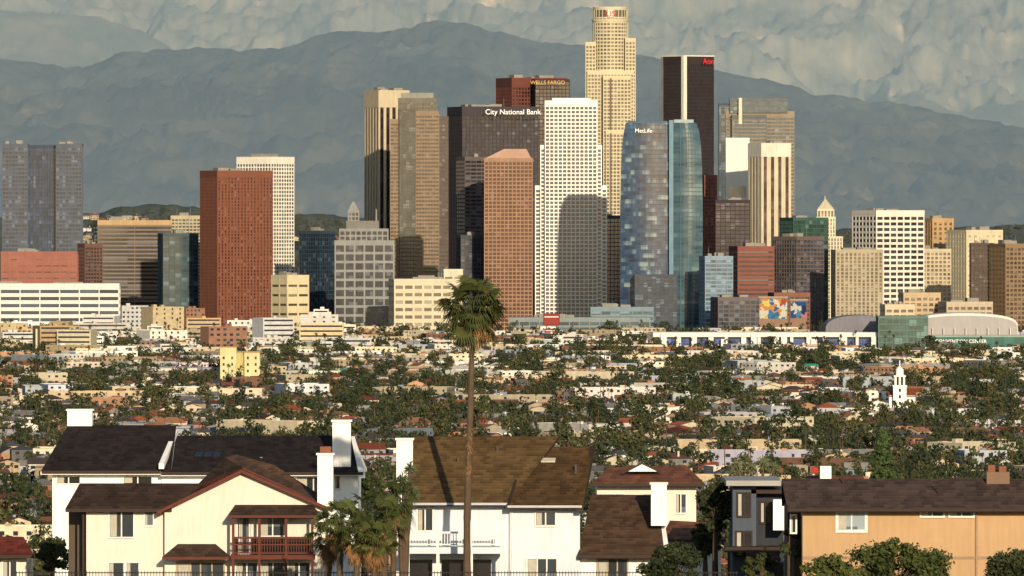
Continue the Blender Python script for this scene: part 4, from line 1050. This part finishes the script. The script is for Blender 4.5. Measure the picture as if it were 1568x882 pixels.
# leafy shrubs / trees
def leafy(name,cx,cy,wpx,hpx,D,mat,seed,nclump=40,nl=150,leaf=.13,conifer=False):
    r=random.Random(seed); s=D/F; c=Vector(P(cx,cy,D)); W_=wpx*s/2; H_=hpx*s/2
    e=empty(name,(c.x,D,gz(D))); sub=e.location; t=MB(); m=MB()
    base=Vector((c.x,D,gz(D)-.2)); t.tube([tuple(base),tuple(base.lerp(c,.6)),tuple(c)],[.22,.15,.07],8,bark)
    for k in range(nclump):
        if conifer:
            u=r.random()**.8; z=-H_+2*H_*u; a=r.uniform(0,6.28); q=W_*(1-u)*r.uniform(.2,1); p=c+Vector((q*math.cos(a),q*math.sin(a),z)); R=.18+.3*(1-u)
        else:
            d=Vector((r.gauss(0,1),r.gauss(0,1),r.gauss(0,1))).normalized()*r.uniform(.35,1)**.6
            p=c+Vector((d.x*W_*.85,d.y*W_*.7,d.z*H_*.85)); R=min(W_,H_)*r.uniform(.14,.34)
        t.tube([tuple(c-Vector((0,0,H_*.5))),tuple(p)] if not conifer else [(c.x,c.y,p.z-.1),tuple(p)],[.05,.015],4,bark)
        for i in range(nl):
            d=Vector((r.gauss(0,1),r.gauss(0,1),r.gauss(0,1))).normalized(); rr=R*r.uniform(.4,1.35)
            quad_leaf(m,p+Vector((d.x,d.y,d.z*(.8 if not conifer else .45)))*rr,d+Vector((r.gauss(0,.6),r.gauss(0,.6),r.gauss(0,.6))),leaf*r.uniform(.6,1.3),mat,r)
    t.obj('branches',parent=e,sub=sub); m.obj('foliage',parent=e,sub=sub)
lg=leafm('leaf_green',(0.022,0.036,0.010),(0.115,0.125,0.028),scale=.9); ld=leafm('leaf_dark',(0.012,0.02,0.008),(0.06,0.07,0.022),scale=.9); lc=leafm('conifer_green',(0.02,0.045,0.015),(0.07,0.10,0.03),scale=1.2)
leafy('leafy_tree',1370,878,190,112,538,lg,1,70,150)
leafy('leafy_tree',1275,888,110,84,537,lg,2,38,140)
leafy('leafy_tree',1555,872,100,100,536,ld,3,40,150)
leafy('leafy_tree',1035,872,110,80,538,ld,4,40,160)
leafy('shrub',1095,775,64,80,575,ld,5,30,120); leafy('shrub',1080,830,50,60,582,ld,15,24,110)
leafy('shrub',1215,835,36,60,548,ld,6,16,100); leafy('shrub',1165,872,70,50,552,ld,16,26,110)
leafy('conifer_tree',1352,702,56,86,660,lc,7,90,70,.12,True)
leafy('shrub',80,850,60,60,575,ld,9,24,110)
leafy('shrub',560,745,70,60,600,ld,10,26,110)
# ================================================================= LIGHT, SKY, CAMERA
w=bpy.data.worlds.new('World'); scene.world=w; w.use_nodes=True; nt=w.node_tree
sk=nd(nt,'ShaderNodeTexSky'); sk.sky_type='NISHITA'; sk.sun_disc=False; sk.sun_elevation=SUN_EL; sk.sun_rotation=math.pi-SUN_AZ; sk.air_density=1.0; sk.dust_density=0.6; sk.ozone_density=1.5
bg=nt.nodes['Background']; bg.inputs[1].default_value=0.11; nt.links.new(sk.outputs[0],bg.inputs[0])
L=bpy.data.lights.new('sun','SUN'); L.energy=5.0; L.angle=math.radians(.5); L.color=(1.0,.84,.61)
so=bpy.data.objects.new('sun',L); scene.collection.objects.link(so)
sd=Vector((math.sin(SUN_AZ)*math.cos(SUN_EL),-math.cos(SUN_AZ)*math.cos(SUN_EL),math.sin(SUN_EL)))
so.rotation_euler=sd.to_track_quat('Z','Y').to_euler(); so.location=(50,-50,200)
cam=bpy.data.cameras.new('camera'); cam.sensor_width=36; cam.lens=18/(784/F); cam.clip_start=1; cam.clip_end=150000
co=bpy.data.objects.new('camera',cam); scene.collection.objects.link(co); co.location=(0,0,CH)
co.rotation_euler=(math.pi/2-math.atan(91/F),0,0); scene.camera=co
scene.view_settings.view_transform='Standard'; scene.view_settings.look='None'; scene.view_settings.exposure=0
print('houses',len(MH.f),'trees',sum(len(t) for t in tpts),len(ppts))
